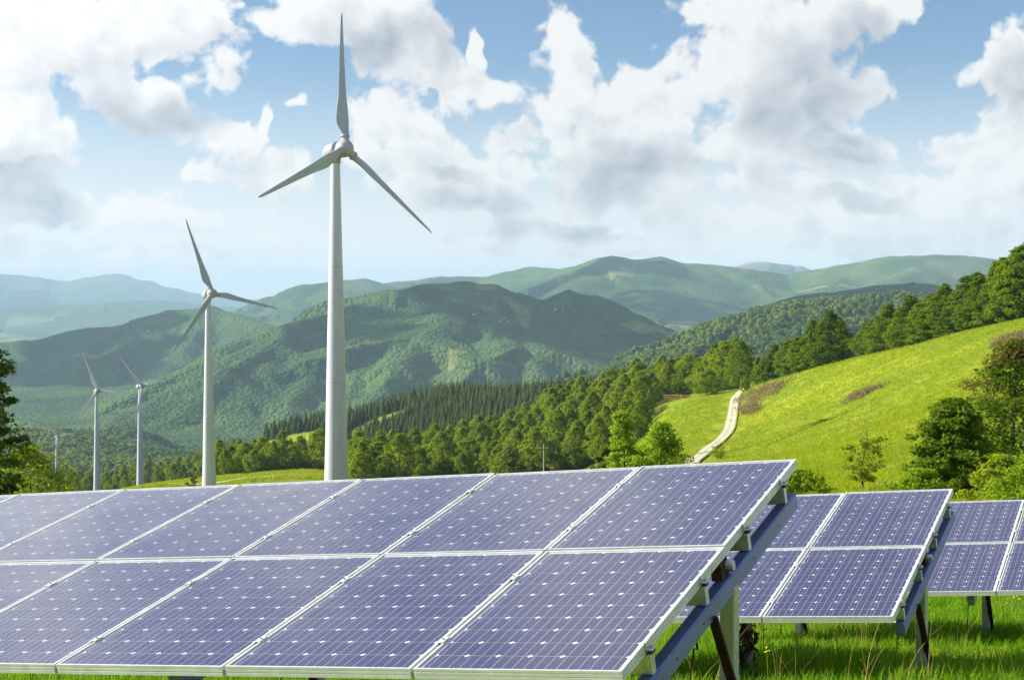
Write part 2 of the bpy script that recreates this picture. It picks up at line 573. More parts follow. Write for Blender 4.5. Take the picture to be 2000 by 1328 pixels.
# low wooded hills on the left, in front of the big spurs
ridge([(-250, 840, 2700), (-100, 838, 2700), (0, 846, 2700), (60, 856, 2650), (130, 871, 2600), (200, 885, 2550), (280, 897, 2500), (360, 905, 2450), (430, 915, 2400)], .40, 60, .3, 240, 23)
ridge([(-250, 820, 3600), (0, 815, 3500), (40, 818, 3500), (90, 832, 3400), (150, 850, 3300), (230, 870, 3200), (300, 890, 3000)], .42, 60, .3, 300, 28)
# far rocky summits and the hazy ranges beyond the plain
ridge([(1330, 545, 16000), (1380, 530, 16000), (1430, 520, 16000), (1470, 508, 16000), (1500, 511, 16000), (1530, 518, 16000), (1590, 527, 16000), (1640, 515, 16000), (1690, 508, 16000), (1730, 517, 16000), (1800, 530, 16000)], .5, 100, .35, 700, 29)
ridge([(-300, 545, 27000), (-100, 540, 27000), (0, 537, 27000), (70, 540, 27000), (130, 546, 27000), (180, 540, 27000), (220, 534, 27000), (270, 546, 27000), (330, 560, 27000), (390, 574, 27000), (450, 584, 27000), (600, 588, 27000)], .35, 250, .3, 1600, 30)
ridge([(-300, 615, 19000), (0, 602, 19000), (100, 597, 19000), (200, 592, 19000), (290, 586, 19000), (360, 590, 19000), (420, 600, 19000), (500, 612, 19000)], .25, 250, .25, 1300, 31)


def branch(p0, ang, L, s, rng, slope, rnd, depth, n=4):
    """a wandering spur with side spurs, falling at gradient s from p0"""
    P = [np.array(p0)]
    for i in range(n):
        ang += rng.normal(0, .22)
        st = L / n
        d = np.array([math.sin(ang), -math.cos(ang)])
        q = P[-1].copy()
        q[:2] += d * st
        q[2] -= st * s * rng.uniform(.55, 1.45)
        P.append(q)
    RIDGES.append(dict(p=np.array(P), s=slope, r=rnd, g=.25, l=L * .28, seed=int(rng.integers(100, 4000))))
    if depth > 0:
        for i in range(1, n):
            sg = 1 if (i % 2) else -1
            branch(P[i], ang + sg * rng.uniform(.6, 1.0), L * .45, s + .12, rng, slope + .06, rnd * .7, depth - 1, 3)


def side_spurs(idx, step, L, s, slope, rnd, depth, seed):
    rng = np.random.default_rng(seed)
    p = RIDGES[idx]['p']
    seg = np.linalg.norm(np.diff(p[:, :2], axis=0), axis=1)
    S = np.r_[0, np.cumsum(seg)]
    q = step * .4
    while q < S[-1]:
        pt = np.array([np.interp(q, S, p[:, c]) for c in range(3)])
        pt[2] -= 6
        branch(pt, rng.uniform(-.35, 1.0), L * rng.uniform(.7, 1.25), s * rng.uniform(.85, 1.2), rng, slope, rnd, depth, 4)
        q += step * rng.uniform(.75, 1.3)


NR = len(RIDGES)
for i_, r_ in enumerate(list(RIDGES)):
    if r_['seed'] == 1:
        side_spurs(i_, 380, 1150, .30, .80, 25, 1, 11)
    elif r_['seed'] == 9:
        side_spurs(i_, 520, 1500, .26, .70, 30, 1, 12)
    elif r_['seed'] == 14:
        side_spurs(i_, 800, 2200, .20, .60, 50, 1, 13)
    elif r_['seed'] == 21:
        side_spurs(i_, 380, 800, .30, .70, 25, 0, 14)
    elif r_['seed'] == 22:
        side_spurs(i_, 300, 600, .32, .65, 20, 0, 15)
    elif r_['seed'] in (23, 28):
        side_spurs(i_, 300, 500, .3, .5, 25, 0, 16)
    elif r_['seed'] in (15, 16, 17, 18, 19):
        side_spurs(i_, 700, 900, .28, .42, 50, 0, 17)


def mountains(X, Y):
    H = -330 + 25 * fbm(X / 900, Y / 900, 3, 40) + np.clip((3000 - Y) / 8, 0, 130)
    H = np.where(Y > 12000, H - 40, H)
    for R in RIDGES:
        p = R['p']
        seg = np.linalg.norm(np.diff(p[:, :2], axis=0), axis=1)
        s0 = np.r_[0, np.cumsum(seg)]
        zmax = p[:, 2].max()
        reach = (zmax + 420) / (R['s'] * (1 - R['g']))
        sel = (Y > p[:, 1].min() - reach) & (Y < p[:, 1].max() + reach) & (X > p[:, 0].min() - reach) & (X < p[:, 0].max() + reach)
        if not sel.any():
            continue
        x, y = X[sel], Y[sel]
        best = np.full(x.shape, -1e9)
        bd = np.zeros_like(x)
        bs = np.zeros_like(x)
        for i in range(len(p) - 1):
            a, b = p[i], p[i + 1]
            d = b[:2] - a[:2]
            t = np.clip(((x - a[0]) * d[0] + (y - a[1]) * d[1]) / (d @ d), 0, 1)
            dx, dy = x - (a[0] + t * d[0]), y - (a[1] + t * d[1])
            ds = np.hypot(dx, dy)
            c = a[2] + t * (b[2] - a[2]) - R['s'] * ds
            m = c > best
            best = np.where(m, c, best)
            bd = np.where(m, ds, bd)
            bs = np.where(m, s0[i] + t * seg[i], bs)
        soft = bd - (np.sqrt(bd * bd + R['r'] ** 2) - R['r'])
        z = best + R['s'] * soft
        lam = R['l']
        gn = vnoise(bs / lam, bd / (lam * 3.2), R['seed']) + .45 * vnoise(bs / lam * 2.3, bd / (lam * 1.3), R['seed'] + 50) + .22 * vnoise(bs / lam * 5.1, bd / (lam * .6), R['seed'] + 90)
        grow = bd * np.exp(-bd / (lam * 3.5))
        z = z + R['g'] * R['s'] * 3.3 * grow * gn
        h = H[sel]
        # rounded junction between slopes
        kk = 18.0
        dlt = np.clip((kk - np.abs(h - z)) / kk, 0, 1)
        H[sel] = np.maximum(h, z) + dlt * dlt * kk * .25
    H += 5 * fbm(X / 160, Y / 160, 3, 41) * sstep(Y, 1500, 2600)
    return H


def height(X, Y):
    X, Y = np.asarray(X, float), np.asarray(Y, float)
    sh = X.shape
    X, Y = np.atleast_1d(X).ravel(), np.atleast_1d(Y).ravel()
    Z = plane_z(X, Y) + .05 * fbm(X / 3.0, Y / 3.0, 2, 5)
    m = Y > 18
    if m.any():
        x, y = X[m], Y[m]
        t = tps(x, y) + .0016 * y * np.clip(fbm(x / (y * .05 + 12), y / (y * .05 + 12), 3, 11), -2, 2)
        k = sstep(y, 18, 40)
        Z[m] = Z[m] * (1 - k) + t * k
    m = Y > 1550
    if m.any():
        x, y = X[m], Y[m]
        k = sstep(y, 1600, 2200)
        Z[m] = np.where(k <= 0, Z[m], Z[m] * (1 - k) + mountains(x, y) * k)
    return Z.reshape(sh)


def fan(u0, u1, nu, ys):
    u = np.linspace(u0, u1, nu)
    Y, U = np.meshgrid(np.asarray(ys, float), u, indexing='ij')
    return U * Y, Y


def grid_faces(nr, nc):
    i = np.arange(nr * nc).reshape(nr, nc)
    return np.stack([i[:-1, :-1], i[:-1, 1:], i[1:, 1:], i[1:, :-1]], -1).reshape(-1, 4)


def set_attr(me, name, arr):
    a = me.attributes.new(name, 'FLOAT', 'POINT')
    a.data.foreach_set('value', np.asarray(arr, np.float32).ravel())


# outlines (in the photograph's columns and rows) of what grows where
WOOD = [(690, 955), (690, 905), (800, 898), (900, 878), (960, 858), (1040, 828), (1130, 800), (1180, 785), (1200, 772), (1290, 762), (1340, 757), (1449, 748), (1452, 758), (1410, 764), (1330, 771),
        (1292, 782), (1262, 800), (1258, 830), (1250, 860), (1225, 880), (1150, 915), (1000, 945)]
CONIFER = [(600, 950), (640, 880), (690, 858), (725, 836), (800, 815), (850, 790), (870, 768), (1000, 770), (1080, 762), (1190, 765), (1130, 802), (1000, 842), (900, 868), (800, 885), (700, 908), (640, 955)]
CLEAR1 = [(655, 880), (690, 838), (720, 822), (760, 808), (850, 786), (842, 800), (800, 815), (770, 835), (730, 848), (700, 868)]
CLEAR2 = [(455, 885), (520, 862), (570, 848), (632, 838), (634, 860), (600, 885), (540, 905), (470, 915)]
CLEARS = (CLEAR1, CLEAR2)

# --- ground of the near slopes
YN = np.concatenate([np.linspace(34, 120, 70)[:-1], np.geomspace(120, 1700, 270)])
GX, GY = fan(-.50, .50, 380, YN)
GZ = height(GX, GY)
gpx, gpy = project(np.stack([GX, GY, GZ], -1))
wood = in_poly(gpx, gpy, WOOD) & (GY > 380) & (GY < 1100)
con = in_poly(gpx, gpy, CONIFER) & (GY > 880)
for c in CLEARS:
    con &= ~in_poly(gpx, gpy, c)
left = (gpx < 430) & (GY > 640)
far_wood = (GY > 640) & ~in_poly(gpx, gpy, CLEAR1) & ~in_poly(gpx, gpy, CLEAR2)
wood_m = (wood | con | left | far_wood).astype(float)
# made-up dark scrub on the hidden slope, cutting green bounce onto the towers
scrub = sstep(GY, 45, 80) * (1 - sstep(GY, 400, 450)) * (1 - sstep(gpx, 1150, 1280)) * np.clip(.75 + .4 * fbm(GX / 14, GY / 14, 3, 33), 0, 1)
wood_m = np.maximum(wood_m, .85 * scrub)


def terrain_materials():
    # grass of the meadows
    mt, k, b = principled('meadow_grass', rough=.85, spec=.15)
    g = k.n('ShaderNodeNewGeometry').outputs['Position']
    n1 = k.noise(g, .035, 5, .6)
    n2 = k.noise(g, .45, 6, .65)
    n3 = k.noise(g, 3.5, 4, .7)
    col = k.mix(k.ramp(n1, .35, .65), (.195, .270, .006), (.330, .360, .008))
    col = k.mix(k.ramp(n2, .42, .66), col, (.145, .225, .006))
    col = k.mix(k.m('MULTIPLY', k.ramp(n3, .52, .75), .55), col, (.30, .34, .035))
    n5 = k.noise(g, .11, 5, .62)
    col = k.mix(k.m('MULTIPLY', k.ramp(n5, .50, .68), .6), col, (.40, .38, .035))
    n4 = k.noise(g, .012, 3, .5)
    col = k.mix(k.m('MULTIPLY', k.ramp(n4, .5, .68), .5), col, (.12, .20, .012))
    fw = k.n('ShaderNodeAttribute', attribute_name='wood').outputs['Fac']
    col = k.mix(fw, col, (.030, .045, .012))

    k.put(b.inputs['Base Color'], col)
    bm = k.n('ShaderNodeBump')
    bm.inputs['Strength'].default_value = .8
    bm.inputs['Distance'].default_value = .5
    k.put(bm.inputs['Height'], k.m('ADD', n3, k.m('MULTIPLY', n2, 1.5)))
    k.put(b.inputs['Normal'], bm.outputs[0])
    # wooded mountains
    mm, k, b = principled('mountain_forest', rough=.95, spec=.05)
    g = k.n('ShaderNodeNewGeometry').outputs['Position']
    v = k.n('ShaderNodeTexVoronoi')
    k.put(v.inputs['Vector'], g)
    v.inputs['Scale'].default_value = .075
    v.inputs['Detail'].default_value = 1
    nA = k.noise(g, .0032, 5, .6)
    nB = k.noise(g, .02, 5, .65)
    col = k.mix(k.ramp(nA, .35, .68), (.026, .072, .022), (.088, .150, .034))
    col = k.mix(k.m('MULTIPLY', k.ramp(nB, .45, .7), .6), col, (.035, .070, .018))
    vr = k.n('ShaderNodeSeparateColor')
    k.put(vr.inputs[0], v.outputs['Color'])
    col = k.mix(.35, col, k.mix(vr.outputs[0], (.014, .042, .014), (.085, .140, .034)))
    cl = k.n('ShaderNodeAttribute', attribute_name='clearing').outputs['Fac']
    fld = k.mix(k.ramp(nB, .4, .65), (.14, .19, .035), (.27, .25, .10))
    col = k.mix(cl, col, fld)
    al = k.n('ShaderNodeAttribute', attribute_name='alpine').outputs['Fac']
    col = k.mix(al, col, k.mix(k.ramp(nA, .4, .6), (.06, .105, .034), (.10, .14, .042)))
    rk = k.n('ShaderNodeAttribute', attribute_name='rock').outputs['Fac']
    col = k.mix(rk, col, (.30, .28, .26))
    k.put(b.inputs['Base Color'], col)
    bm = k.n('ShaderNodeBump')
    bm.inputs['Strength'].default_value = 1.0
    bm.inputs['Distance'].default_value = 8.0
    k.put(bm.inputs['Height'], k.m('MULTIPLY', k.m('SUBTRACT', 1.0, v.outputs['Distance']), k.m('SUBTRACT', 1.0, k.m('MAXIMUM', cl, al))))
    k.put(b.inputs['Normal'], bm.outputs[0])
    return mt, mm


MAT_MEADOW, MAT_MOUNT = terrain_materials()
me = mesh_np('ground', np.stack([GX, GY, GZ], -1).reshape(-1, 3), grid_faces(*GX.shape), [MAT_MEADOW], smooth=True)
set_attr(me, 'wood', wood_m)
ground = link('ground', me)
ground['kind'] = 'structure'

# --- lawn under and around the solar arrays
lx, ly = np.meshgrid(np.linspace(-40, 44, 170), np.linspace(-25, 36, 124), indexing='xy')
lz = height(lx, np.maximum(ly, -25)) + .004
me = mesh_np('lawn', np.stack([lx, ly, lz], -1).reshape(-1, 3), grid_faces(*lx.shape), [MAT_MEADOW], smooth=True)
set_attr(me, 'wood', np.zeros(lx.size))
lawn = link('lawn', me)
lawn['kind'] = 'structure'

# --- mountains
YM = np.concatenate([np.geomspace(1640, 2300, 50)[:-1], np.linspace(2300, 5300, 300)[:-1], np.linspace(5300, 11500, 240)[:-1], np.geomspace(11500, 31000, 90)])
MX, MY = fan(-.48, .48, 760, YM)
MZ = height(MX, MY) - np.where(MY < 1690, 1.5, 0)
mpx, mpy = project(np.stack([MX, MY, MZ], -1))
cn = fbm(MX / 420, MY / 420, 4, 60)
clear = sstep(cn, .56, .72) * (MY < 9000) * (MY > 3000)
clear = np.maximum(clear, sstep(cn + .42 * np.exp(-(((mpx - 880) / 90) ** 2 + ((mpy - 705) / 34) ** 2)) + .55 * np.exp(-(((mpx - 300) / 55) ** 2 + ((mpy - 655) / 22) ** 2)) + .5 * np.exp(-(((mpx - 610) / 40) ** 2 + ((mpy - 692) / 16) ** 2))
                                  + .4 * np.exp(-(((mpx - 1420) / 60) ** 2 + ((mpy - 690) / 30) ** 2)), .62, .8) * (MY < 9000))
plain = sstep(fbm(MX / 700, MY / 700, 4, 64), .1, .4) * (MY > 11000) * (MZ < -230)
clear = np.maximum(clear * (MZ > -265), plain)
alp = sstep(MZ + 130 * fbm(MX / 900, MY / 900, 4, 62), 40, 170) * (MY > 7500)
rock = sstep(MZ + 60 * fbm(MX / 300, MY / 300, 4, 63), 260, 380) * ((MY > 13000) & (MY < 19000)) + .55 * sstep(fbm(MX / 220, MY / 220, 4, 66), .75, 1.0) * (MY > 8000) * (MY < 12000)
me = mesh_np('mountains', np.stack([MX, MY, MZ], -1).reshape(-1, 3), grid_faces(*MX.shape), [MAT_MOUNT], smooth=True)
set_attr(me, 'clearing', clear)
set_attr(me, 'alpine', alp)
set_attr(me, 'rock', rock)
mountains_ob = link('mountains', me)
mountains_ob['kind'] = 'structure'
# ------------------------------------------------------------------ materials of the made things
def m_alu():
    mt, k, b = principled('anodised_aluminium', (.70, .72, .70), .42, .25)
    g = k.n('ShaderNodeNewGeometry').outputs['Position']
    k.put(b.inputs['Base Color'], k.mix(k.ramp(k.noise(g, 9, 5, .6), .4, .7), (.68, .70, .68), (.80, .81, .79)))
    k.put(b.inputs['Roughness'], k.ramp(k.noise(g, 30, 3), .3, .7, .34, .55))
    return mt


def m_galv(name, c0, c1, metal=.75, r0=.32, r1=.55):
    mt, k, b = principled(name, c0, .45, metal)
    g = k.n('ShaderNodeTexCoord').outputs['Object']
    v = k.n('ShaderNodeTexVoronoi')
    k.put(v.inputs['Vector'], g)
    v.inputs['Scale'].default_value = 55
    sc = k.n('ShaderNodeSeparateColor')
    k.put(sc.inputs[0], v.outputs['Color'])
    n = k.noise(g, 6, 6, .65)
    f = k.m('MULTIPLY_ADD', sc.outputs[0], .35, k.m('MULTIPLY', n, .8))
    k.put(b.inputs['Base Color'], k.mix(k.ramp(f, .3, .8), c0, c1))
    k.put(b.inputs['Roughness'], k.ramp(f, .2, .9, r0, r1))
    return mt


def m_plain(name, c0, c1, rough=.7, scale=8, metal=0., spec=.3):
    mt, k, b = principled(name, c0, rough, metal, spec)
    g = k.n('ShaderNodeTexCoord').outputs['Object']
    k.put(b.inputs['Base Color'], k.mix(k.ramp(k.noise(g, scale, 5, .6), .35, .68), c0, c1))
    return mt


def m_cell():
    mt, k, b = principled('silicon_cell', (.03, .03, .1), .38, 0, .4)
    r = k.n('ShaderNodeObjectInfo').outputs['Random']
    g = k.n('ShaderNodeNewGeometry')
    ri = g.outputs['Random Per Island']
    n = k.noise(g.outputs['Position'], 5, 4, .6)
    c = k.mix(k.m('MULTIPLY_ADD', n, .7, k.m('MULTIPLY', k.m('ADD', r, ri), .25)), (.032, .027, .105), (.050, .044, .128))
    k.put(b.inputs['Base Color'], c)
    return mt


def m_glass():
    mt = bpy.data.materials.new('solar_glass')
    mt.use_nodes = True
    k = Nodes(mt.node_tree)
    mt.node_tree.nodes.clear()
    g = k.n('ShaderNodeNewGeometry').outputs['Position']
    geo = k.n('ShaderNodeNewGeometry')
    cosi = k.m('ABSOLUTE', k.v('DOT_PRODUCT', geo.outputs['Normal'], geo.outputs['Incoming']))
    fres = k.m('MULTIPLY_ADD', k.m('POWER', k.m('SUBTRACT', 1.0, cosi), 3.9), .955, .045)
    tr = k.n('ShaderNodeBsdfTransparent')
    gl = k.n('ShaderNodeBsdfGlossy')
    k.put(gl.inputs['Roughness'], k.ramp(k.noise(g, 2.5, 5, .6), .3, .7, .14, .26))
    df = k.n('ShaderNodeBsdfDiffuse')
    df.inputs[0].default_value = (.55, .54, .56, 1)
    dust_sheen = k.n('ShaderNodeMixShader')
    thick = k.ramp(k.noise(g, 3.2, 7, .65), .35, .75, .035, .065)
    k.put(dust_sheen.inputs[0], k.m('MULTIPLY', thick, k.m('POWER', k.m('DIVIDE', .33, k.m('MAXIMUM', cosi, .12)), 3.6), clamp=True))  # dust film, boosted at grazing angles to imitate the pale sky sheen
    k.put(dust_sheen.inputs[1], tr.outputs[0])
    k.put(dust_sheen.inputs[2], df.outputs[0])
    mx = k.n('ShaderNodeMixShader')
    k.put(mx.inputs[0], fres)
    k.put(mx.inputs[1], dust_sheen.outputs[0])
    k.put(mx.inputs[2], gl.outputs[0])
    k.put(k.n('ShaderNodeOutputMaterial').inputs[0], mx.outputs[0])
    return mt


ALU = m_alu()
GALV = m_galv('galvanised_steel', (.42, .45, .50), (.62, .65, .69))
GALV_SKY_TINT = m_galv('sky_tinted_steel', (.085, .13, .36), (.15, .20, .47), .35, .32, .48)  # galvanised steel with the blue sky reflection put into its base colour
RUST = m_plain('rusty_steel', (.035, .020, .016), (.085, .045, .032), .85, 20)
BACK = m_plain('white_backsheet', (.80, .80, .82), (.86, .86, .87), .5, 3)
CELL = m_cell()
GLASS = m_glass()
SILVER, _, _ = principled('busbar_silver', (.78, .79, .84), .45, .2)
BLACK, _, _ = principled('black_rubber', (.02, .02, .022), .6)
STEEL, _, _ = principled('bolt_steel', (.5, .5, .52), .35, .8)
DROP, _, _ = principled('bird_dropping', (.82, .82, .78), .8)

# ------------------------------------------------------------------ solar arrays
E1 = np.array([.90735841, -.41118855, .08731949])     # along the rows, to the right
E2 = np.array([.39115864, .90198225, .18281944])      # up the slope of the panels
E3 = np.cross(E1, E2)
ROT = np.stack([E1, E2, E3], 1)
PW, PL, PP, PQ = .992, 1.600, 1.010, 1.620             # panel size and spacing
FH = .050                                            # frame height


def frame_matrix(o):
    M = Matrix.Identity(4)
    for r in range(3):
        for c in range(3):
            M[r][c] = ROT[r, c]
        M[r][3] = o[r]
    return M


def panel_frame_mesh():
    """aluminium frame of one module; origin at its lower right corner, top face at z = 0"""
    mb = MB()
    lip = .011
    prof = [(0, 0), (0, -.012), (.003, -.0135), (.003, -.0155), (0, -.017), (0, -.029), (.003, -.0305), (.003, -.0325), (0, -.034), (0, -FH), (.02, -FH), (.02, -FH + .003), (lip, -FH + .003), (lip, 0)]
    corners = [(0, 0), (-PW, 0), (-PW, PL), (0, PL)]
    inn = [(-1, 1), (1, 1), (1, -1), (-1, -1)]
    n = len(prof)
    V = []
    for (cx, cy), (ix, iy) in zip(corners, inn):
        for d, z in prof:
            V.append((cx + ix * d, cy + iy * d, z))
    Q = []
    for c in range(4):
        d = (c + 1) % 4
        for i in range(n):
            j = (i + 1) % n
            Q.append((c * n + i, c * n + j, d * n + j, d * n + i))
    mb.add(V, Q)
    return mb.mesh('solar_panel', ALU)


CP, CS, CC = .1560, .1524, .0130
CX0 = (PW - 6 * CP) / 2
CY0 = (PL - 10 * CP) / 2


def cell_geometry(mb, x, y, z=0.0):
    h, g, c = CS / 2, CS / 2 - .0007, CC
    o = [(-h + c, -g), (h - c, -g), (h, -g + c), (h, g - c), (h - c, g), (-h + c, g), (-h, g - c), (-h, -g + c)]
    V = [(x + a, y + b, z) for a, b in o]
    mb.add(V, [(0, 1, 4, 5), (1, 2, 3, 4), (5, 6, 7, 0)], m=0)
    for bx in (-1 / 3, 0, 1 / 3):
        w = .0010
        xx = x + bx * CS
        mb.add([(xx - w, y - h, z + .0006), (xx + w, y - h, z + .0006), (xx + w, y + h, z + .0006), (xx - w, y + h, z + .0006)], [(0, 1, 2, 3)], m=1)


def cell_mesh():
    mb = MB()
    cell_geometry(mb, 0, 0)
    return mb.mesh('cell', [CELL, SILVER])


def sheet_mesh(name, z, mat, inset=.009):
    return mesh_np(name, [(-inset, inset, z), (-inset, PL - inset, z), (-PW + inset, PL - inset, z), (-PW + inset, inset, z)], np.array([(0, 1, 2, 3)]), [mat])


ME_FRAME, ME_CELL = panel_frame_mesh(), cell_mesh()
ME_BACK, ME_GLASS = sheet_mesh('backsheet', -.010, BACK), sheet_mesh('glass', -.0035, GLASS)
PURLIN_V = (.331, 1.177, 1.985, 2.812)


def clamp_mesh(end):
    """clamp that holds the frames down on a purlin; origin on the top edge between two modules"""
    mb = MB()
    if end:
        mb.box((.002, -.026, -.030), (.006, .026, .004))
        mb.box((-.012, -.026, .0005), (.002, .026, .004))
        mb.box((.006, -.026, -.034), (.034, .026, -.030))
        mb.box((.008, -.020, -.052), (.030, .020, -.0345), m=2)
        mb.tube([(.020, 0, -.030), (.020, 0, -.018)], .008, 6, 1)
    else:
        mb.box((-.009, -.030, -.03), (.009, .030, -.001), m=2)
        mb.box((-.017, -.034, .0008), (.017, .034, .004))
        mb.tube([(0, 0, .004), (0, 0, .011)], .007, 6, 1)
    return mb.mesh('end_clamp' if end else 'mid_clamp', [ALU, STEEL, BLACK])


ME_ECLAMP, ME_MCLAMP = clamp_mesh(True), clamp_mesh(False)


def bar_mesh(name, a, b, wid, hei, ux, mat, wall=None, bevel=.006):
    """straight steel section from a to b; ux is the sideways direction, local space"""
    a, b, ux = np.array(a, float), np.array(b, float), np.array(ux, float)
    d = (b - a) / np.linalg.norm(b - a)
    ux = ux - d * (ux @ d)
    ux /= np.linalg.norm(ux)
    uy = np.cross(d, ux)
    w, h, c = wid / 2, hei / 2, bevel
    o = [(-w + c, -h), (w - c, -h), (w, -h + c), (w, h - c), (w - c, h), (-w + c, h), (-w, h - c), (-w, -h + c)]
    mb = MB()
    V = [p + ux * x + uy * y for p in (a, b) for x, y in o]
    Q = [(i, (i + 1) % 8, 8 + (i + 1) % 8, 8 + i) for i in range(8)]
    mb.add(V, Q + [(0, 5, 4, 1), (1, 4, 3, 2), (5, 0, 7, 6), (8, 9, 12, 13), (9, 10, 11, 12), (13, 14, 15, 8)])
    return mb.mesh(name, mat)


def solar_array(corner, c0, c1, own, posts, label, dirt=()):
    """corner: lower right corner of column 0; columns c0..c1 (to the left); own: modules whose cells are separate objects"""
    O = np.array(corner, float)
    base = np.array([O[0], O[1], 0.0])
    base[2] = float(height(base[0], base[1]))
    M = frame_matrix(base)
    t = thing('solar_array', label, 'solar array', M=M, group='rows of solar panels')
    off = ROT.T @ (O - base)                # corner in local axes

    def loc(u, v, w):
        return off + np.array([u, v, w])
    rest = MB()
    for c in range(c0, c1 + 1):
        for r in range(2):
            jig = RNG.normal(0, .0012, 3)
            p = loc(-c * PP + jig[0], r * PQ + jig[1], jig[2])
            f = link('solar_panel', ME_FRAME, t, loc=p)
            rx, ry = RNG.normal(0, .0012, 2)
            f.rotation_euler = (rx, ry, 0)
            link('backsheet', ME_BACK, f)
            for i in range(6):
                for j in range(10):
                    x, y, z = -CX0 - CP * (i + .5), CY0 + CP * (j + .5), -.0085
                    if (c, r) in own:
                        link('cell', ME_CELL, f, loc=(x, y, z))
                    else:
                        cell_geometry(rest, p[0] + x, p[1] + y, p[2] + z + rx * y - ry * x)
            link('glass', ME_GLASS, f)
    if rest.n:
        o = link('cell', rest.mesh('cells', [CELL, SILVER]), t)
        o['kind'] = 'stuff'
    xr, xl = -c0 * PP + .018, -(c1 + 1) * PP - .02
    for v in PURLIN_V:
        link('purlin', bar_mesh('purlin', loc(xl, v, -.1015), loc(xr, v, -.1015), .052, .094, (0, 1, 0), GALV, bevel=.004), t)
        link('end_clamp', ME_ECLAMP, t, loc=loc(-c0 * PP, v, 0))
        for c in range(c0 + 1, c1 + 1):
            link('mid_clamp', ME_MCLAMP, t, loc=loc(-c * PP + .009, v, 0))
    zl = ROT.T @ np.array([0, 0, 1.0])
    for u, vp in posts:
        link('rafter', bar_mesh('rafter', loc(u, .24, -.2), loc(u, 3.02, -.2), .074, .098, (1, 0, 0), GALV_SKY_TINT, bevel=.009), t)
        top = O + ROT @ np.array([u + .006, vp, -.215])
        foot = top.copy()
        foot[2] = float(height(foot[0], foot[1])) - .25
        link('post', bar_mesh('post', ROT.T @ (foot - base), ROT.T @ (top - base), .085, .062, ROT.T @ np.array([.82, -.57, 0]), GALV, bevel=.006), t)
        a = O + ROT @ np.array([u + .035, vp - .42, -.225])
        b = O + ROT @ np.array([u + .075, vp + .30, -.225])
        b[2] = float(height(b[0], b[1])) - .12
        link('brace', bar_mesh('brace', ROT.T @ (a - base), ROT.T @ (b - base), .050, .018, ROT.T @ np.array([.9, -.4, 0]), RUST, bevel=.003), t)
        mb = MB()
        mb.box(loc(u - .045, 1.50, -.150), loc(u + .012, 1.62, -.056))
        link('bracket', mb.mesh('bracket', RUST), t)
        mb = MB()
        mb.tube([loc(u + .012, 1.60, -.10), loc(u + .05, 1.60, -.10)], .028, 10)
        link('bolt', mb.mesh('bolt', GALV), t)
        r_ = np.random.default_rng(int(abs(u) * 10) + 5)
        pts = [loc(u - .03, v_, -.165 - .05 * abs(math.sin(v_ * 5.5)) - .01 * r_.uniform()) for v_ in np.linspace(.45, 2.7, 40)]
        mb = MB()
        mb.tube(pts, .005, 5)
        link('cable', mb.mesh('cable', BLACK), t)
        mb = MB()
        drop = ROT.T @ (foot + np.array([-.25, -.1, .3]) - base)
        mb.tube([loc(u - .05, vp - .5, -.2), loc(u - .09, vp - .35, -.42), loc(u - .2, vp - .1, -.52), drop], .006, 5)
        link('cable', mb.mesh('cable', BLACK), t)
        mb = MB()
        for vv in (.62, 1.05, 2.0, 2.55):
            mb.box(loc(u + .0368, vv - .012, -.207), loc(u + .0378, vv + .012, -.195))
        link('slot', mb.mesh('slot', BLACK), t)
    return t, loc


OA = (.45882501, 6.51026699, -1.56742295)
OB = (2.82064612, 11.50083901, -2.36136404)
OC = (5.09450368, 16.39237398, -3.09753576)
solar_array(OA, 0, 7, {(0, 0), (1, 0), (2, 0), (0, 1), (1, 1)}, [(-.012, 1.62), (-2.5, 1.62), (-5.0, 1.62), (-7.5, 1.62)],
            'nearest and largest solar array, two rows of blue panels filling the bottom left')
solar_array(OB, 0, 3, {(0, 0), (1, 0), (0, 1), (1, 1), (2, 0)}, [(-.012, 1.26), (-2.5, 1.26)],
            'middle solar array, right end above the grass between the other two arrays')
solar_array(OC, -2, 3, {(0, 0), (-1, 0), (0, 1), (-1, 1), (1, 0)}, [(-.30, 1.60), (-2.5, 1.60), (1.9, 1.60)],
            'farthest solar array at the right edge, partly hidden by the middle array')

# ------------------------------------------------------------------ wind turbines
def m_tower():
    mt, k, b = principled('turbine_paint', (.62, .63, .62), .42, 0, .4)
    g = k.n('ShaderNodeTexCoord').outputs['Object']
    n = k.noise(k.v('MULTIPLY', g, (1, 1, .12)), 1.2, 6, .65)
    c = k.mix(k.ramp(n, .35, .7), (.50, .52, .545), (.60, .61, .62))
    k.put(b.inputs['Base Color'], c)
    return mt


PAINT = m_tower()
SHADED_BLADE = m_plain('shaded_blade_paint', (.36, .39, .43), (.42, .44, .47), .4, .6)  # darker than the tower: the blades' shaded faces are put into the colour
SEAM = m_plain('tower_seam', (.36, .37, .38), (.44, .45, .45), .6, 2)
PAINT_DK = m_plain('nacelle_paint', (.34, .34, .34), (.44, .43, .42), .45, 2)
BLADE_R, HUB_D, TOWER_H = 23.0, 2.35, 57.0


def tower_mesh():
    mb = MB()
    z = np.array([-3.0, 0, 3, 6.5, 10, 15, 20, 26, 32, 38, 44, 50, TOWER_H - 1.4])
    r = np.interp(z, [-3, 0, 3, 10, 20, 57], [2.12, 2.10, 1.98, 1.80, 1.58, .70])
    mb.tube(np.stack([z * 0, z * 0, z], 1), r, 48, up=(1, 0, 0), cap=False)
    return mb.mesh('tower', PAINT, True)


def flange_mesh(z):
    mb = MB()
    r = np.interp(z, [-3, 0, 3, 10, 20, 57], [2.12, 2.10, 1.98, 1.80, 1.58, .70]) + .012
    mb.tube([(0, 0, z), (0, 0, z + .10)], r, 48, up=(1, 0, 0))
    return mb.mesh('flange', SEAM)


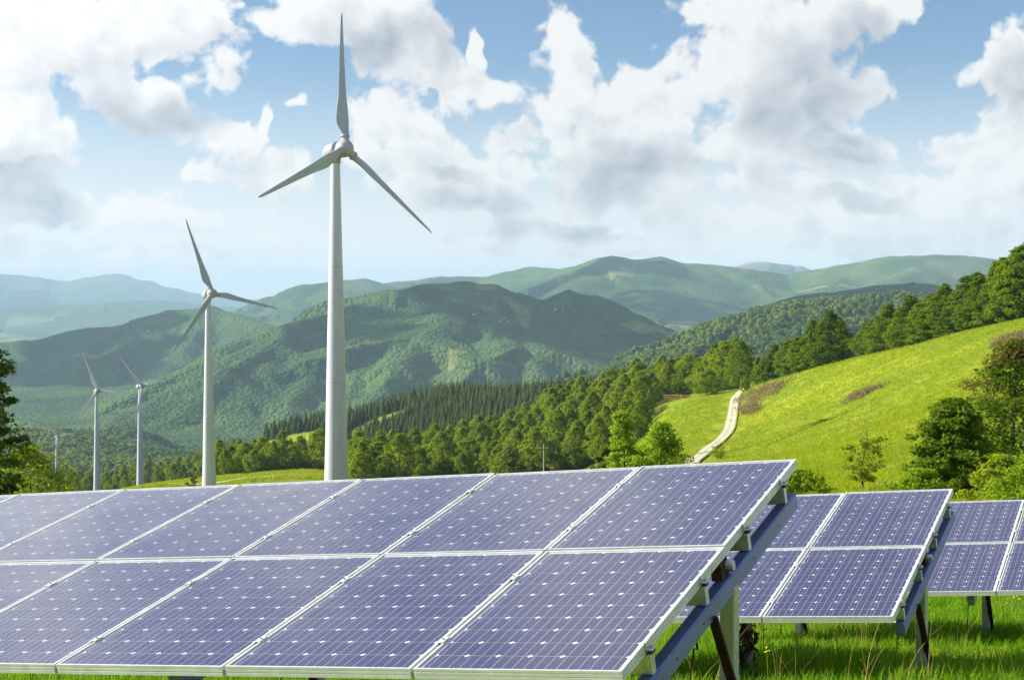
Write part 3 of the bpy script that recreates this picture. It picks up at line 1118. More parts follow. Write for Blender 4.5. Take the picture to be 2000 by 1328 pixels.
def lathe(mb, prof, n=24, m=0, sy=1.0):
    """profile (x, r) turned around the x axis"""
    th = np.arange(n) * 2 * math.pi / n
    V = np.array([(x, r * math.cos(a), r * math.sin(a) * sy) for x, r in prof for a in th])
    Q = [(i * n + j, i * n + (j + 1) % n, (i + 1) * n + (j + 1) % n, (i + 1) * n + j) for i in range(len(prof) - 1) for j in range(n)]
    mb.add(V, Q, m=m)


def nacelle_mesh():
    mb = MB()
    lathe(mb, [(-2.7, .02), (-2.65, .6), (-2.3, 1.05), (-1.6, 1.42), (-.7, 1.60), (.2, 1.64), (.9, 1.60), (.91, 1.52), (1.05, 1.52), (1.06, .02)], 32, 0, 1.0)
    mb.tube([(-1.7, .2, 1.2), (-1.7, .2, 1.75)], .05, 6)
    return mb.mesh('nacelle', PAINT_DK, True)


def hub_mesh():
    mb = MB()
    lathe(mb, [(-1.2, .02), (-1.19, 1.55), (-.6, 1.66), (0, 1.66), (.5, 1.55), (.95, 1.28), (1.28, .88), (1.45, .45), (1.5, .02)], 32)
    for q in range(3):
        a = q * 2 * math.pi / 3
        d = np.array([0, math.sin(a), math.cos(a)])
        mb.tube([d * .9, d * 1.95], .74, 20)
    return mb.mesh('hub', PAINT_DK, True)


def blade_mesh():
    """blade along +z from the hub centre, x is the rotor axis (upwind), y the direction of rotation"""
    st = [  # radius, chord, thickness, twist, centre offset
        (1.45, 1.3, 1.3, 0, 0), (2.2, 1.3, 1.25, 8, 0), (3.0, 1.8, .95, 20, .16), (4.0, 2.55, .66, 22, .42), (5.0, 2.75, .52, 19, .48), (6.5, 2.50, .42, 15, .42),
        (9, 1.85, .28, 9.5, .30), (12, 1.50, .21, 6.5, .22), (15, 1.20, .16, 4, .16), (18, .92, .115, 2, .10), (20.5, .70, .08, 1, .06), (22.2, .48, .055, .5, .0), (22.8, .28, .035, .3, -.06), (23.0, .06, .012, 0, -.14)]
    n = 18
    V = []
    for R, ch, thk, tw, off in st:
        e = sstep(R, 1.8, 4.2)
        tw = math.radians(tw + 4)
        pre = .00085 * R * R                 # slight pre-bend upwind
        for i in range(n):
            a = 2 * math.pi * i / n
            yc, xt = math.cos(a), math.sin(a)
            foil = (0.30 + .70 * ((1 - yc) / 2) ** .6) if True else 1
            x = xt * thk / 2 * (1 * (1 - e) + e * (.42 + .72 * ((1 + yc) / 2)))
            y = yc * ch * (.5 - .09 * e) - off * .8
            V.append((pre + x * math.cos(tw) + y * math.sin(tw), y * math.cos(tw) - x * math.sin(tw), R))
    Q = [(i * n + j, i * n + (j + 1) % n, (i + 1) * n + (j + 1) % n, (i + 1) * n + j) for i in range(len(st) - 1) for j in range(n)]
    mb = MB()
    mb.add(V, Q)
    mb.add([V[-n + i] for i in range(n)], tris=[(0, i, i + 1) for i in range(1, n - 1)])
    return mb.mesh('blade', SHADED_BLADE, True)


def cuff_mesh():
    mb = MB()
    mb.tube([(0, 0, 1.85), (0, 0, 2.12)], .78, 20)
    return mb.mesh('blade_collar', PAINT_DK, True)


ME_TOWER, ME_NAC, ME_HUB, ME_BLADE, ME_CUFF = tower_mesh(), nacelle_mesh(), hub_mesh(), blade_mesh(), cuff_mesh()

HAZED_BLADE = m_plain('hazed_blade_paint', (.72, .74, .76), (.80, .81, .82), .4, .6)  # same blades, paled in their colour to stand for distance haze
ME_BLADE_HAZED = ME_BLADE.copy()
ME_BLADE_HAZED.materials[0] = HAZED_BLADE
ME_FLANGE = [flange_mesh(19), flange_mesh(38)]


def turbine(px, py, D, yaw, tilt, phase, label, blade_mesh_=None):
    hub = at(px, py, D)
    yaw, tilt = math.radians(yaw), math.radians(tilt)
    ax = np.array([math.sin(yaw) * math.cos(tilt), -math.cos(yaw) * math.cos(tilt), math.sin(tilt)])
    top = hub - ax * HUB_D
    foot = np.array([top[0], top[1], top[2] - TOWER_H])
    t = thing('wind_turbine', label, 'wind turbine', loc=foot, group='wind turbines on the ridge')
    link('tower', ME_TOWER, t)
    for m_ in ME_FLANGE:
        link('flange', m_, t)
    up = np.array([0, 0, 1.0]) - ax * ax[2]
    up /= np.linalg.norm(up)
    sd = np.cross(up, ax)
    M = Matrix.Identity(4)
    for r in range(3):
        M[r][0], M[r][1], M[r][2], M[r][3] = ax[r], sd[r], up[r], (top - foot)[r] + .05 * (r == 2)
    link('nacelle', ME_NAC, t, M=M @ Matrix.Scale(.88, 4))
    mb = MB()
    mb.tube([(0, 0, TOWER_H - 1.95), (0, 0, TOWER_H - 1.2)], .86, 28)
    link('yaw_ring', mb.mesh('yaw_ring', PAINT_DK, True), t)
    Mh = M.copy()
    for r in range(3):
        Mh[r][3] = (hub - foot)[r]
    Mr = Mh @ Matrix.Rotation(math.radians(-phase), 4, 'X')
    h = link('hub', ME_HUB, t, M=Mr @ Matrix.Scale(.86, 4))
    for q in range(3):
        R = Matrix.Rotation(q * 2 * math.pi / 3, 4, 'X')
        b = link('blade', blade_mesh_ or ME_BLADE, t, M=Mr @ R)
        link('blade_collar', ME_CUFF, b)
    return t


turbine(675, 290, 256, 52, 9, 6, 'tallest and nearest white wind turbine, one blade pointing straight up')
turbine(415, 573, 460, 44, 9, 102, 'second largest white wind turbine, left of the tallest one')
turbine(278, 754, 840, 52, 9, 81, 'small wind turbine beside the lattice mast, one blade hanging down along its tower', ME_BLADE_HAZED)
turbine(191, 763, 900, 36, 12, 102, 'small wind turbine second from the left, lower blade pointing down left', ME_BLADE_HAZED)
turbine(113, 852, 1550, 52, 16, 84, 'smallest and farthest wind turbine, leftmost, beside the left edge tree', ME_BLADE_HAZED)
# ------------------------------------------------------------------ vegetation
def m_leaf(name, dark, light, trans=.35, spread=1.0, patchy=False):
    mt = bpy.data.materials.new(name)
    mt.use_nodes = True
    k = Nodes(mt.node_tree)
    mt.node_tree.nodes.clear()
    ri = k.n('ShaderNodeNewGeometry').outputs['Random Per Island']
    ro = k.n('ShaderNodeObjectInfo').outputs['Random']
    f = k.m('ADD', k.m('MULTIPLY', ri, .55 * spread), k.m('MULTIPLY', ro, .45), clamp=True)
    if patchy:
        pos = k.n('ShaderNodeNewGeometry').outputs['Position']
        f = k.m('MULTIPLY_ADD', f, .45, k.ramp(k.noise(pos, .0042, 5, .62), .34, .68, 0, .6), clamp=True)
    c = k.mix(f, dark, light)
    b = k.n('ShaderNodeBsdfPrincipled')
    k.put(b.inputs['Base Color'], c)
    b.inputs['Roughness'].default_value = .6
    b.inputs['Specular IOR Level'].default_value = .10
    tr = k.n('ShaderNodeBsdfTranslucent')
    k.put(tr.inputs[0], k.mix(1.0, c, (1.6, 1.45, .45), 'MULTIPLY'))
    mx = k.n('ShaderNodeMixShader')
    mx.inputs[0].default_value = trans
    k.put(mx.inputs[1], b.outputs[0])
    k.put(mx.inputs[2], tr.outputs[0])
    k.put(k.n('ShaderNodeOutputMaterial').inputs[0], mx.outputs[0])
    return mt


BARK = m_plain('bark', (.075, .062, .050), (.16, .14, .12), .9, 6)
LEAF_WOOD = m_leaf('broadleaf_foliage', (.078, .145, .012), (.275, .360, .026), .5)
LEAF_BEECH = m_leaf('beech_foliage', (.042, .105, .007), (.205, .290, .013), .5)
LEAF_CONIFER = m_leaf('conifer_needles', (.030, .066, .010), (.135, .170, .020), .28)
LEAF_LIME = m_leaf('fresh_maple_foliage', (.125, .240, .012), (.335, .460, .030), .5)
LEAF_DEEP = m_leaf('deep_maple_foliage', (.036, .095, .006), (.150, .235, .014), .48)
LEAF_BRONZE = m_leaf('bronze_foliage', (.110, .095, .028), (.270, .190, .065), .45)
LEAF_SAP = m_leaf('sapling_foliage', (.115, .185, .010), (.300, .370, .028), .5)
LEAF_CANOPY = m_leaf('distant_canopy', (.050, .120, .020), (.220, .290, .042), .35, patchy=True)
HEATH = m_leaf('heath_twigs', (.170, .130, .080), (.340, .270, .170), .25)


def leaf_quads(P, Nrm, size, rng, aspect=.62):
    """one folded diamond leaf at each point"""
    n = len(P)
    r = rng.normal(size=(n, 3))
    a = np.cross(Nrm, r)
    a /= np.linalg.norm(a, axis=1)[:, None] + 1e-9
    b = np.cross(Nrm, a)
    s = size * rng.uniform(.65, 1.35, n)[:, None]
    V = np.stack([P - a * s * .5, P + b * s * aspect * .5 + Nrm * s * .08, P + a * s * .5, P - b * s * aspect * .5 + Nrm * s * .08], 1)
    return V.reshape(-1, 3), np.arange(n * 4).reshape(n, 4)


def unit(v):
    return v / (np.linalg.norm(v, axis=-1, keepdims=True) + 1e-9)


def tree_meshes(name, seed, H, R, base, prof, n_limb, n_clump, n_leaf, leaf, mat, flat=.6, clump=.22, rtrunk=.03, lean=.02, hollow=.55, nt=7, twigs=2, mat2=None):
    """trunk with limbs, and a crown of leaf clumps carried by the limbs.
    base: share of the height where the crown starts; prof: half width of the crown as function of t in 0..1"""
    rng = np.random.default_rng(seed)
    wood = MB()
    zs = np.linspace(-.06, .93, 9) * H
    bend = rng.normal(0, lean, (2, 3))
    tx = H * (bend[0, 0] * np.sin(zs / H * 2.5) + bend[0, 1] * np.sin(zs / H * 6))
    ty = H * (bend[1, 0] * np.sin(zs / H * 2.7) + bend[1, 1] * np.sin(zs / H * 5))
    wood.tube(np.stack([tx, ty, zs], 1), H * rtrunk * (1 - zs / H) ** .8 + H * .0025 + np.where(zs < 0, H * rtrunk * .35, 0), nt)
    cen, cdir = [], []

    def axis(z):
        return np.array([np.interp(z, zs, tx), np.interp(z, zs, ty), z])
    for i in range(n_limb):
        t = (i + rng.uniform(.1, .9)) / n_limb
        z1 = (base + (1 - base) * t) * H
        rr = R * np.interp(t, np.linspace(0, 1, len(prof)), prof) * rng.uniform(.72, 1.08)
        ang = i * 2.39996 + rng.normal(0, .35)
        z0 = max(z1 - rr * rng.uniform(.35, .75), base * H * .72)
        z0 = min(z0, .9 * H)
        a = axis(z0)
        e = axis(min(z1, .95 * H)) + np.array([math.cos(ang) * rr, math.sin(ang) * rr, 0])
        e[2] = z1 + rng.normal(0, .02 * H)
        m1 = a * .55 + e * .45 + np.array([0, 0, .10 * rr])
        m2 = a * .22 + e * .78 + np.array([0, 0, .07 * rr])
        r0 = max(H * rtrunk * .42 * (1 - .7 * t), H * .004)
        wood.tube([a, m1, m2, e], [r0, r0 * .62, r0 * .38, r0 * .12], max(4, nt - 3), cap=False)
        for p in (m1, m2, e):
            cen.append(p)
            cdir.append(rr)
        for q in range(twigs):
            s = rng.uniform(.35, .9)
            b0 = a * (1 - s) + e * s + np.array([0, 0, .08 * rr])
            w = unit(rng.normal(size=3) + unit(e - a) * .8 + np.array([0, 0, .25])) * rr * rng.uniform(.22, .45)
            wood.tube([b0, b0 + w * .6 + np.array([0, 0, .02 * rr]), b0 + w], [r0 * .35, r0 * .2, r0 * .08], 3, cap=False)
            cen.append(b0 + w)
            cdir.append(rr)
    cen = np.array(cen)
    # further clumps spread through the crown
    extra = max(0, n_clump - len(cen))
    t = rng.uniform(0, 1, extra) ** .9
    ang = rng.uniform(0, 2 * math.pi, extra)
    lob = 1 + .22 * np.sin(ang * 3 + seed) * np.sin(t * 9 + seed * 1.7) + .12 * np.sin(ang * 5 + t * 13 + seed)
    rr = R * np.interp(t, np.linspace(0, 1, len(prof)), prof) * lob * (hollow + (1 - hollow) * rng.uniform(0, 1, extra) ** .5)
    z = (base + (1 - base) * t) * H
    E_ = np.stack([np.interp(z, zs, tx) + np.cos(ang) * rr, np.interp(z, zs, ty) + np.sin(ang) * rr, z + rng.normal(0, .015 * H, extra)], 1)
    C = np.vstack([cen, E_])[:n_clump]
    k = len(C)
    rad = R * clump * rng.uniform(.6, 1.35, k)
    idx = np.repeat(np.arange(k), n_leaf)
    d = unit(rng.normal(size=(len(idx), 3)))
    rho = rng.uniform(.25, 1, len(idx)) ** .55
    P = C[idx] + d * (rad[idx] * rho)[:, None] * np.array([1, 1, flat])
    # keep the top tidy and nothing below the crown
    P[:, 2] = np.clip(P[:, 2], base * H * .8, H * 1.02)
    out = unit(P - np.stack([np.interp(P[:, 2], zs, tx), np.interp(P[:, 2], zs, ty), P[:, 2] - .3 * H * 0 - .25 * R], 1))
    Nn = unit(out * .55 + np.array([0, 0, .75]) + rng.normal(0, .55, P.shape))
    V, Q = leaf_quads(P, Nn, leaf, rng)
    mats = [mat] if mat2 is None else [mat, mat2]
    mi = None
    if mat2 is not None:
        pick = rng.uniform(0, 1, k) < sstep(C[:, 2], .15 * H, .95 * H) * .4 - .05
        mi = pick[idx].astype(int)
    crown = mesh_np(name + '_crown', V, Q, mats, mi)
    return wood.mesh(name + '_trunk', BARK, True), crown


def conifer_meshes(seed, H=16.0):
    rng = np.random.default_rng(seed)
    wood = MB()
    wood.tube([(0, 0, -1), (0, 0, .5 * H), (0, 0, .97 * H)], [.24, .14, .02], 5)
    mb = MB()
    nl = 15
    for i in range(nl):
        t = i / (nl - 1)
        z = H * (.10 + .88 * t)
        r = (1 - t) ** .85 * H * .235 + .12
        nb = 9 if t < .7 else 6
        for q in range(nb):
            a = 2 * math.pi * (q + rng.uniform(-.3, .3)) / nb + i * .7
            L = r * rng.uniform(.75, 1.15)
            d = np.array([math.cos(a), math.sin(a), 0])
            s = np.array([-d[1], d[0], 0])
            w = L * .34
            top = np.array([0, 0, z + .06 * H * (1 - t * .6)])
            mid = d * L * .6 + np.array([0, 0, z - .10 * L])
            tip = d * L + np.array([0, 0, z - .34 * L + rng.normal(0, .05)])
            mb.add([top, mid - s * w, tip, mid + s * w], [(0, 1, 2, 3)])
            mb.add([mid + np.array([0, 0, .15]), mid - s * w * 1.5 - np.array([0, 0, .28 * L]) + d * L * .15, mid + s * w * 1.5 - np.array([0, 0, .28 * L]) + d * L * .15], tris=[(0, 1, 2)])
    return wood.mesh('conifer_trunk', BARK, True), mb.mesh('conifer_crown', LEAF_CONIFER)


ROUND = (.35, .72, .95, 1.0, .92, .72, .40, .06)
OVAL = (.45, .80, .98, .98, .86, .66, .40, .05)
WIDE = (.75, .98, 1.0, .92, .78, .58, .34, .05)
CONE = (.95, .92, .84, .72, .58, .42, .24, .04)
P_WOOD = [tree_meshes('broadleaf', 100 + i, h, r, b, p, 12, 165, 30, .50, LEAF_WOOD, .85, .20, .016, twigs=0, nt=5, hollow=.72) for i, (h, r, b, p) in enumerate(((10.5, 3.8, .10, ROUND), (9.5, 4.2, .08, ROUND), (12.0, 3.6, .10, OVAL), (9.0, 4.3, .10, WIDE), (11.0, 3.3, .10, OVAL), (7.5, 3.4, .06, WIDE), (13.0, 3.9, .12, ROUND)))]
P_BEECH = [tree_meshes('beech', 200 + i, 13.0, r, .05, p, 34, 330, 34, .46, LEAF_BEECH, .42, .20, .017, twigs=2, nt=6, hollow=.5) for i, (r, p) in enumerate(((5.0, WIDE), (4.4, CONE), (5.2, WIDE), (4.2, OVAL)))]
P_CONIFER = [conifer_meshes(300 + i, 16.0) for i in range(3)]


def place_tree(name, meshes, loc, scale, rot, label, cat='tree', group=None, sz=1.0):
    t = thing(name, label, cat, loc=loc, group=group)
    t.rotation_euler = (0, 0, rot)
    t.scale = (scale, scale, scale * sz)
    link('trunk', meshes[0], t)
    link('crown', meshes[1], t)
    return t


def visible(P, margin=8.0):
    """is the point (ground of a tree of this height) seen above the slopes in front of it?"""
    X, Y, Z = P[:, 0], P[:, 1], P[:, 2]
    ok = np.ones(len(P), bool)
    tt = (Z + margin) / Y
    for f in np.linspace(.12, .97, 26):
        h = height(X * f, Y * f) / (Y * f)
        ok &= tt > h
    return ok


def thin(P, dist, rng):
    """keep points so that none are nearer to each other than about dist"""
    order = rng.permutation(len(P))
    seen = {}
    keep = []
    for i in order:
        x, y = P[i, 0], P[i, 1]
        dd = dist if np.isscalar(dist) else dist[i]
        cx, cy = int(x // dist), int(y // dist)
        bad = False
        for a in (-1, 0, 1):
            for b in (-1, 0, 1):
                for j in seen.get((cx + a, cy + b), ()):
                    if (P[j, 0] - x) ** 2 + (P[j, 1] - y) ** 2 < dist * dist:
                        bad = True
                        break
                if bad:
                    break
            if bad:
                break
        if not bad:
            seen.setdefault((cx, cy), []).append(i)
            keep.append(i)
    return P[np.array(keep, int)]


def sample(n, u0, u1, y0, y1, rng):
    y = np.sqrt(rng.uniform(y0 * y0, y1 * y1, n))
    x = rng.uniform(u0, u1, n) * y
    P = np.stack([x, y, height(x, y)], 1)
    px, py = project(P)
    return P, px, py


PROTO = bpy.data.collections.new('prototypes')          # not linked to the scene: only instanced


def scatter(name, P, scale, rot, meshes, kind='stuff', pick=None, tilt=None):
    """one object whose points carry instances of the given meshes"""
    n = len(P)
    me = bpy.data.meshes.new(name)
    me.vertices.add(n)
    me.vertices.foreach_set('co', np.asarray(P, np.float32).ravel())
    sc = np.broadcast_to(np.asarray(scale, np.float32).reshape(len(scale), -1), (n, 3)) if np.ndim(scale) else np.full((n, 3), scale, np.float32)
    a = me.attributes.new('inst_scale', 'FLOAT_VECTOR', 'POINT')
    a.data.foreach_set('vector', np.ascontiguousarray(sc, np.float32).ravel())
    rt = np.zeros((n, 3), np.float32)
    rt[:, 2] = rot
    if tilt is not None:
        rt[:, :2] = tilt
    a = me.attributes.new('inst_rot', 'FLOAT_VECTOR', 'POINT')
    a.data.foreach_set('vector', rt.ravel())
    if pick is None:
        pick = RNG.integers(0, len(meshes), n)
    a = me.attributes.new('inst_pick', 'INT', 'POINT')
    a.data.foreach_set('value', np.asarray(pick, np.int32))
    col = bpy.data.collections.new(name + '_set')
    for i, m in enumerate(meshes):
        o = bpy.data.objects.new('%s_%02d' % (name, i), m)
        col.objects.link(o)
    g = bpy.data.node_groups.new(name + '_scatter', 'GeometryNodeTree')
    g.interface.new_socket('Geometry', in_out='INPUT', socket_type='NodeSocketGeometry')
    g.interface.new_socket('Geometry', in_out='OUTPUT', socket_type='NodeSocketGeometry')
    N, L = g.nodes, g.links
    gi, go = N.new('NodeGroupInput'), N.new('NodeGroupOutput')
    ip = N.new('GeometryNodeInstanceOnPoints')
    ci = N.new('GeometryNodeCollectionInfo')
    ci.inputs['Collection'].default_value = col
    ci.inputs['Separate Children'].default_value = True
    ci.inputs['Reset Children'].default_value = True
    ip.inputs['Pick Instance'].default_value = True

    def attr(nm, dt):
        nd = N.new('GeometryNodeInputNamedAttribute')
        nd.data_type = dt
        nd.inputs['Name'].default_value = nm
        return nd.outputs['Attribute']
    e2r = N.new('FunctionNodeEulerToRotation')
    L.new(attr('inst_rot', 'FLOAT_VECTOR'), e2r.inputs[0])
    L.new(gi.outputs[0], ip.inputs['Points'])
    L.new(ci.outputs[0], ip.inputs['Instance'])
    L.new(attr('inst_pick', 'INT'), ip.inputs['Instance Index'])
    L.new(e2r.outputs[0], ip.inputs['Rotation'])
    L.new(attr('inst_scale', 'FLOAT_VECTOR'), ip.inputs['Scale'])
    L.new(ip.outputs[0], go.inputs[0])
    o = link(name, me)
    o.modifiers.new('scatter', 'NODES').node_group = g
    if kind:
        o['kind'] = kind
    return o


def joined_tree(name, meshes, wood_keep=True):
    """trunk and crown as one mesh, for trees that stand in the mass of a wood"""
    V, F, M, off = [], [], [], 0
    mats = []
    for m in meshes:
        v = np.empty(len(m.vertices) * 3, np.float32)
        m.vertices.foreach_get('co', v)
        li = np.empty(len(m.loops), np.int32)
        m.loops.foreach_get('vertex_index', li)
        lt = np.empty(len(m.polygons), np.int32)
        m.polygons.foreach_get('loop_total', lt)
        st = np.r_[0, np.cumsum(lt)[:-1]]
        q = st[lt == 4][:, None] + np.arange(4)
        t = st[lt == 3][:, None] + np.arange(3)
        V.append(v.reshape(-1, 3))
        F.append((li[q] + off, li[t] + off))
        off += len(m.vertices)
        mats.append(m.materials[0])
    fs, mi = [], []
    for kk in (0, 1):
        for i, f in enumerate(F):
            if len(f[kk]):
                fs.append(f[kk])
                mi += [i] * len(f[kk])
    return mesh_np(name, np.vstack(V), fs, mats, mi)


# --- the wood in the hollow behind the panels
rng = np.random.default_rng(21)
P, px, py = sample(26000, -.13, .19, 380, 1080, rng)
m = in_poly(px, py, WOOD)
P1 = thin(P[m], 5.9, rng)
P, px, py = sample(16000, -.21, -.10, 556, 880, rng)
m = (px > 425) & (px < 690) & (py < 960)
P2 = thin(P[m], 6.5, rng)
P, px, py = sample(26000, -.33, -.17, 925, 1680, rng)
m = (px > 20) & (px < 470)
P3 = thin(P[m], 8.5, rng)
PB = np.vstack([P1, P2, P3])
PB = PB[visible(PB, 9)]
size = 1 / PB[:, 1]
pxb, pyb = project(PB)
inframe = (pxb > -20) & (pxb < 2020)
# how much of each tree stands above the panels in front
show = np.clip((np.interp(pxb, [0, 700, 1250, 1560], [966, 933, 906, 893]) - (pyb - 11 * 3050 / PB[:, 1])) * PB[:, 1] / (11 * 3050), 0, 1)
order = np.argsort(-(size * show * inframe))
own = order[:215]
rest = np.setdiff1d(order, own)
for i in own:
    s = RNG.uniform(.8, 1.25)
    zone = ('right of the tallest tower' if pxb[i] < 790 else 'behind the left grey pole' if pxb[i] < 900 else 'between the grey poles' if pxb[i] < 1020
            else 'around the right grey pole' if pxb[i] < 1110 else 'left of the narrow bright maple' if pxb[i] < 1200 else 'beside the rusty mast')
    row = 'front' if PB[i, 1] < 585 else 'upper'
    lab, grp = ('green broadleaf tree in the %s rows of the wood, %s' % (row, zone), '%s wood trees %s' % (row, zone)) if pxb[i] > 690 else \
               ('small broadleaf tree in the line behind the grassy rise between the two big turbines', 'trees behind the grassy rise') if pxb[i] > 425 else \
               ('dark broadleaf tree in the wood behind the small turbines on the left', 'trees behind the small turbines')
    place_tree('broadleaf_tree', P_WOOD[RNG.integers(0, 7)], P[0] * 0 + PB[i], s, RNG.uniform(0, 6.28), lab, group=grp, sz=RNG.uniform(.9, 1.15))
J_WOOD = [joined_tree('broadleaf_mass', p) for p in P_WOOD]
J_CON = [joined_tree('conifer_mass', p) for p in P_CONIFER]
sc = RNG.uniform(.8, 1.25, len(rest))
scatter('broadleaf_wood', PB[rest], sc, RNG.uniform(0, 6.28, len(rest)), J_WOOD)

# --- dark trees that wall off the upper end of the meadow, and the beeches along its crest
edge = [(1205, 772, 690), (1225, 770, 670), (1245, 768, 650), (1268, 767, 640), (1290, 765, 625), (1312, 764, 615), (1334, 762, 605), (1356, 760, 600), (1378, 758, 590), (1400, 757, 575), (1420, 756, 560), (1440, 755, 550), (1300, 768, 640), (1345, 765, 625), (1390, 760, 610), (1428, 758, 585)]
edge.sort()
ORDE = 'first second third fourth fifth sixth seventh eighth ninth tenth eleventh twelfth thirteenth fourteenth fifteenth sixteenth'.split()
for i, (a, b, y) in enumerate(edge):
    x = ray(a, b)[0] * y
    place_tree('edge_tree', P_BEECH[RNG.integers(0, 4)], (x, y, float(height(x, y)) - .2), RNG.uniform(.82, 1.0), RNG.uniform(0, 6.28),
               'dark tree in the wall behind the round bush, %s from the left' % ORDE[i], group='dark trees at the end of the track', sz=RNG.uniform(.95, 1.15))
crest = [(1492, 430, .62), (1515, 428, .70), (1540, 420, .78), (1562, 412, .86), (1590, 405, .98), (1618, 398, 1.02), (1640, 396, .80), (1690, 372, .62), (1708, 366, .72),
         (1732, 358, .80), (1756, 352, .78), (1778, 346, .86), (1800, 340, .80), (1822, 336, .84), (1846, 332, .82), (1868, 327, .76), (1890, 322, .84), (1915, 314, .94), (1940, 308, .98), (1965, 303, 1.0), (1990, 299, 1.04), (2020, 296, 1.05), (2055, 294, 1.05),
         (1480, 445, .62), (1550, 425, .80), (1605, 410, .92), (1740, 366, .78), (1790, 352, .84), (1850, 338, .84), (1905, 325, .92), (1955, 314, 1.0), (2005, 308, 1.04)]
crest.sort()
ORD = 'first second third fourth fifth sixth seventh eighth ninth tenth eleventh twelfth thirteenth fourteenth fifteenth sixteenth seventeenth eighteenth nineteenth twentieth twenty-first twenty-second twenty-third twenty-fourth twenty-fifth'.split()
for i, (a, y, s) in enumerate(crest):
    x = (a - 1000) / 3050.0 * y
    lower = [c_ for c_ in crest if c_[0] < 1660]
    lab, grp = ('dark beech in the clump left of the gap in the crest, %s from the left' % ORD[i], 'beeches in the lower clump') if a < 1660 else \
               ('beech in the long row climbing the meadow crest, %s from the gap in the row' % ORD[i - len(lower)], 'beeches in the upper row')
    place_tree('beech_tree', P_BEECH[RNG.integers(0, 4)], (x, y, float(height(x, y)) - .2), s * RNG.uniform(.92, 1.05), RNG.uniform(0, 6.28), lab, group=grp, sz=RNG.uniform(.92, 1.05))

# --- conifers on the dark hill
P, px, py = sample(60000, -.15, .075, 880, 1620, rng)
m = in_poly(px, py, CONIFER) & (P[:, 1] > 890)
for c in CLEARS:
    m &= ~in_poly(px, py, c)
PC = thin(P[m], 5.6, rng)
# dark rims and copses round the two clearings
P, px, py = sample(60000, -.20, -.04, 1150, 1640, rng)
rim = (P[:, 1] > 1150) & (px > 425) & (px < 870)
for c in CLEARS:
    rim &= ~in_poly(px, py, c)
PR = thin(P[rim], 7.0, rng)
PC = np.vstack([PC, PR])
PC = PC[visible(PC, 12)]
pxc, pyc = project(PC)
order = np.argsort(PC[:, 1] + 400 * (pxc < 690))
own = order[:140]
rest = np.setdiff1d(order, own)
for i in own:
    place_tree('conifer_tree', P_CONIFER[RNG.integers(0, 3)], PC[i], RNG.uniform(.75, 1.15), RNG.uniform(0, 6.28),
               'dark conifer at the near edge of the plantation on the hill behind the wood', group='conifers of the hillside plantation')
scatter('conifer_wood', PC[rest], RNG.uniform(.5, 1.2, len(rest)), RNG.uniform(0, 6.28, len(rest)), J_CON, tilt=RNG.normal(0, .03, (len(rest), 2)))


# --- canopy of the far mountain woods
def canopy_meshes():
    out = []
    for s in range(4):
        r = np.random.default_rng(500 + s)
        n = 42
        C = unit(r.normal(size=(n, 3)))
        C[:, 2] = np.abs(C[:, 2]) * 1.25 - .15
        P = C * np.array([4.6, 4.6, 5.6]) * r.uniform(.8, 1.1, n)[:, None] + np.array([0, 0, 3.2])
        V, Q = leaf_quads(P, unit(C + r.normal(0, .3, C.shape)), 4.6, r, .9)
        out.append(mesh_np('canopy', V, Q, [LEAF_CANOPY]))
    return out


run = np.maximum.accumulate(MZ / MY, axis=0)
seen_m = ((MZ + 14) / MY >= run - 1e-9)
cell_area = np.abs(np.gradient(MY, axis=0) * np.gradient(MX, axis=1))
wgt = cell_area * seen_m * (clear < .35) * (alp < .4) * (MY < 3350) * (MY > 1700) * (np.abs(MX / MY) < .36)
dens = np.interp(MY, [2000, 3000, 5000, 7600], [1 / 85., 1 / 100., 1 / 130., 1 / 240.])
wgt = wgt * dens
tot = int(min(wgt.sum(), 95000))
pr = wgt.ravel() / wgt.sum()
ii = RNG.choice(pr.size, tot, p=pr)
dx = np.abs(np.gradient(MX, axis=1)).ravel()[ii]
dy = np.abs(np.gradient(MY, axis=0)).ravel()[ii]
cx = MX.ravel()[ii] + RNG.uniform(-.5, .5, tot) * dx
cy = MY.ravel()[ii] + RNG.uniform(-.5, .5, tot) * dy
from_z = MZ.ravel()[ii]
gzx = np.gradient(MZ, axis=1).ravel()[ii] / dx
cz = from_z + (cx - MX.ravel()[ii]) * gzx - 1.0
scl = RNG.uniform(.75, 1.35, tot) * np.interp(cy, [2000, 4000, 7600], [.85, 1.0, 1.25])
scatter('mountain_woods', np.stack([cx, cy, cz], 1), scl, RNG.uniform(0, 6.28, tot), canopy_meshes())
print('canopy', tot, 'wood', len(PB), 'conifers', len(PC))
# ------------------------------------------------------------------ tracks
def m_track():
    mt, k, b = principled('gravel_track', (.5, .46, .4), .95, 0, .1)
    g = k.n('ShaderNodeNewGeometry').outputs['Position']
    c = k.mix(k.ramp(k.noise(g, .9, 6, .65), .35, .68), (.44, .39, .31), (.54, .48, .40))
    u = k.n('ShaderNodeAttribute', attribute_name='across').outputs['Fac']
    ua = k.m('ABSOLUTE', u)
    mid = k.m('MULTIPLY', k.ramp(ua, .16, .05), k.ramp(k.noise(g, .5, 5, .7), .40, .56))
    rim = k.ramp(k.m('MULTIPLY_ADD', k.noise(g, .8, 5, .7), .34, ua), .52, .60)
    c = k.mix(k.m('MAXIMUM', k.m('MULTIPLY', mid, .75), rim), c, (.20, .26, .03))
    k.put(b.inputs['Base Color'], c)
    return mt


TRACK = m_track()


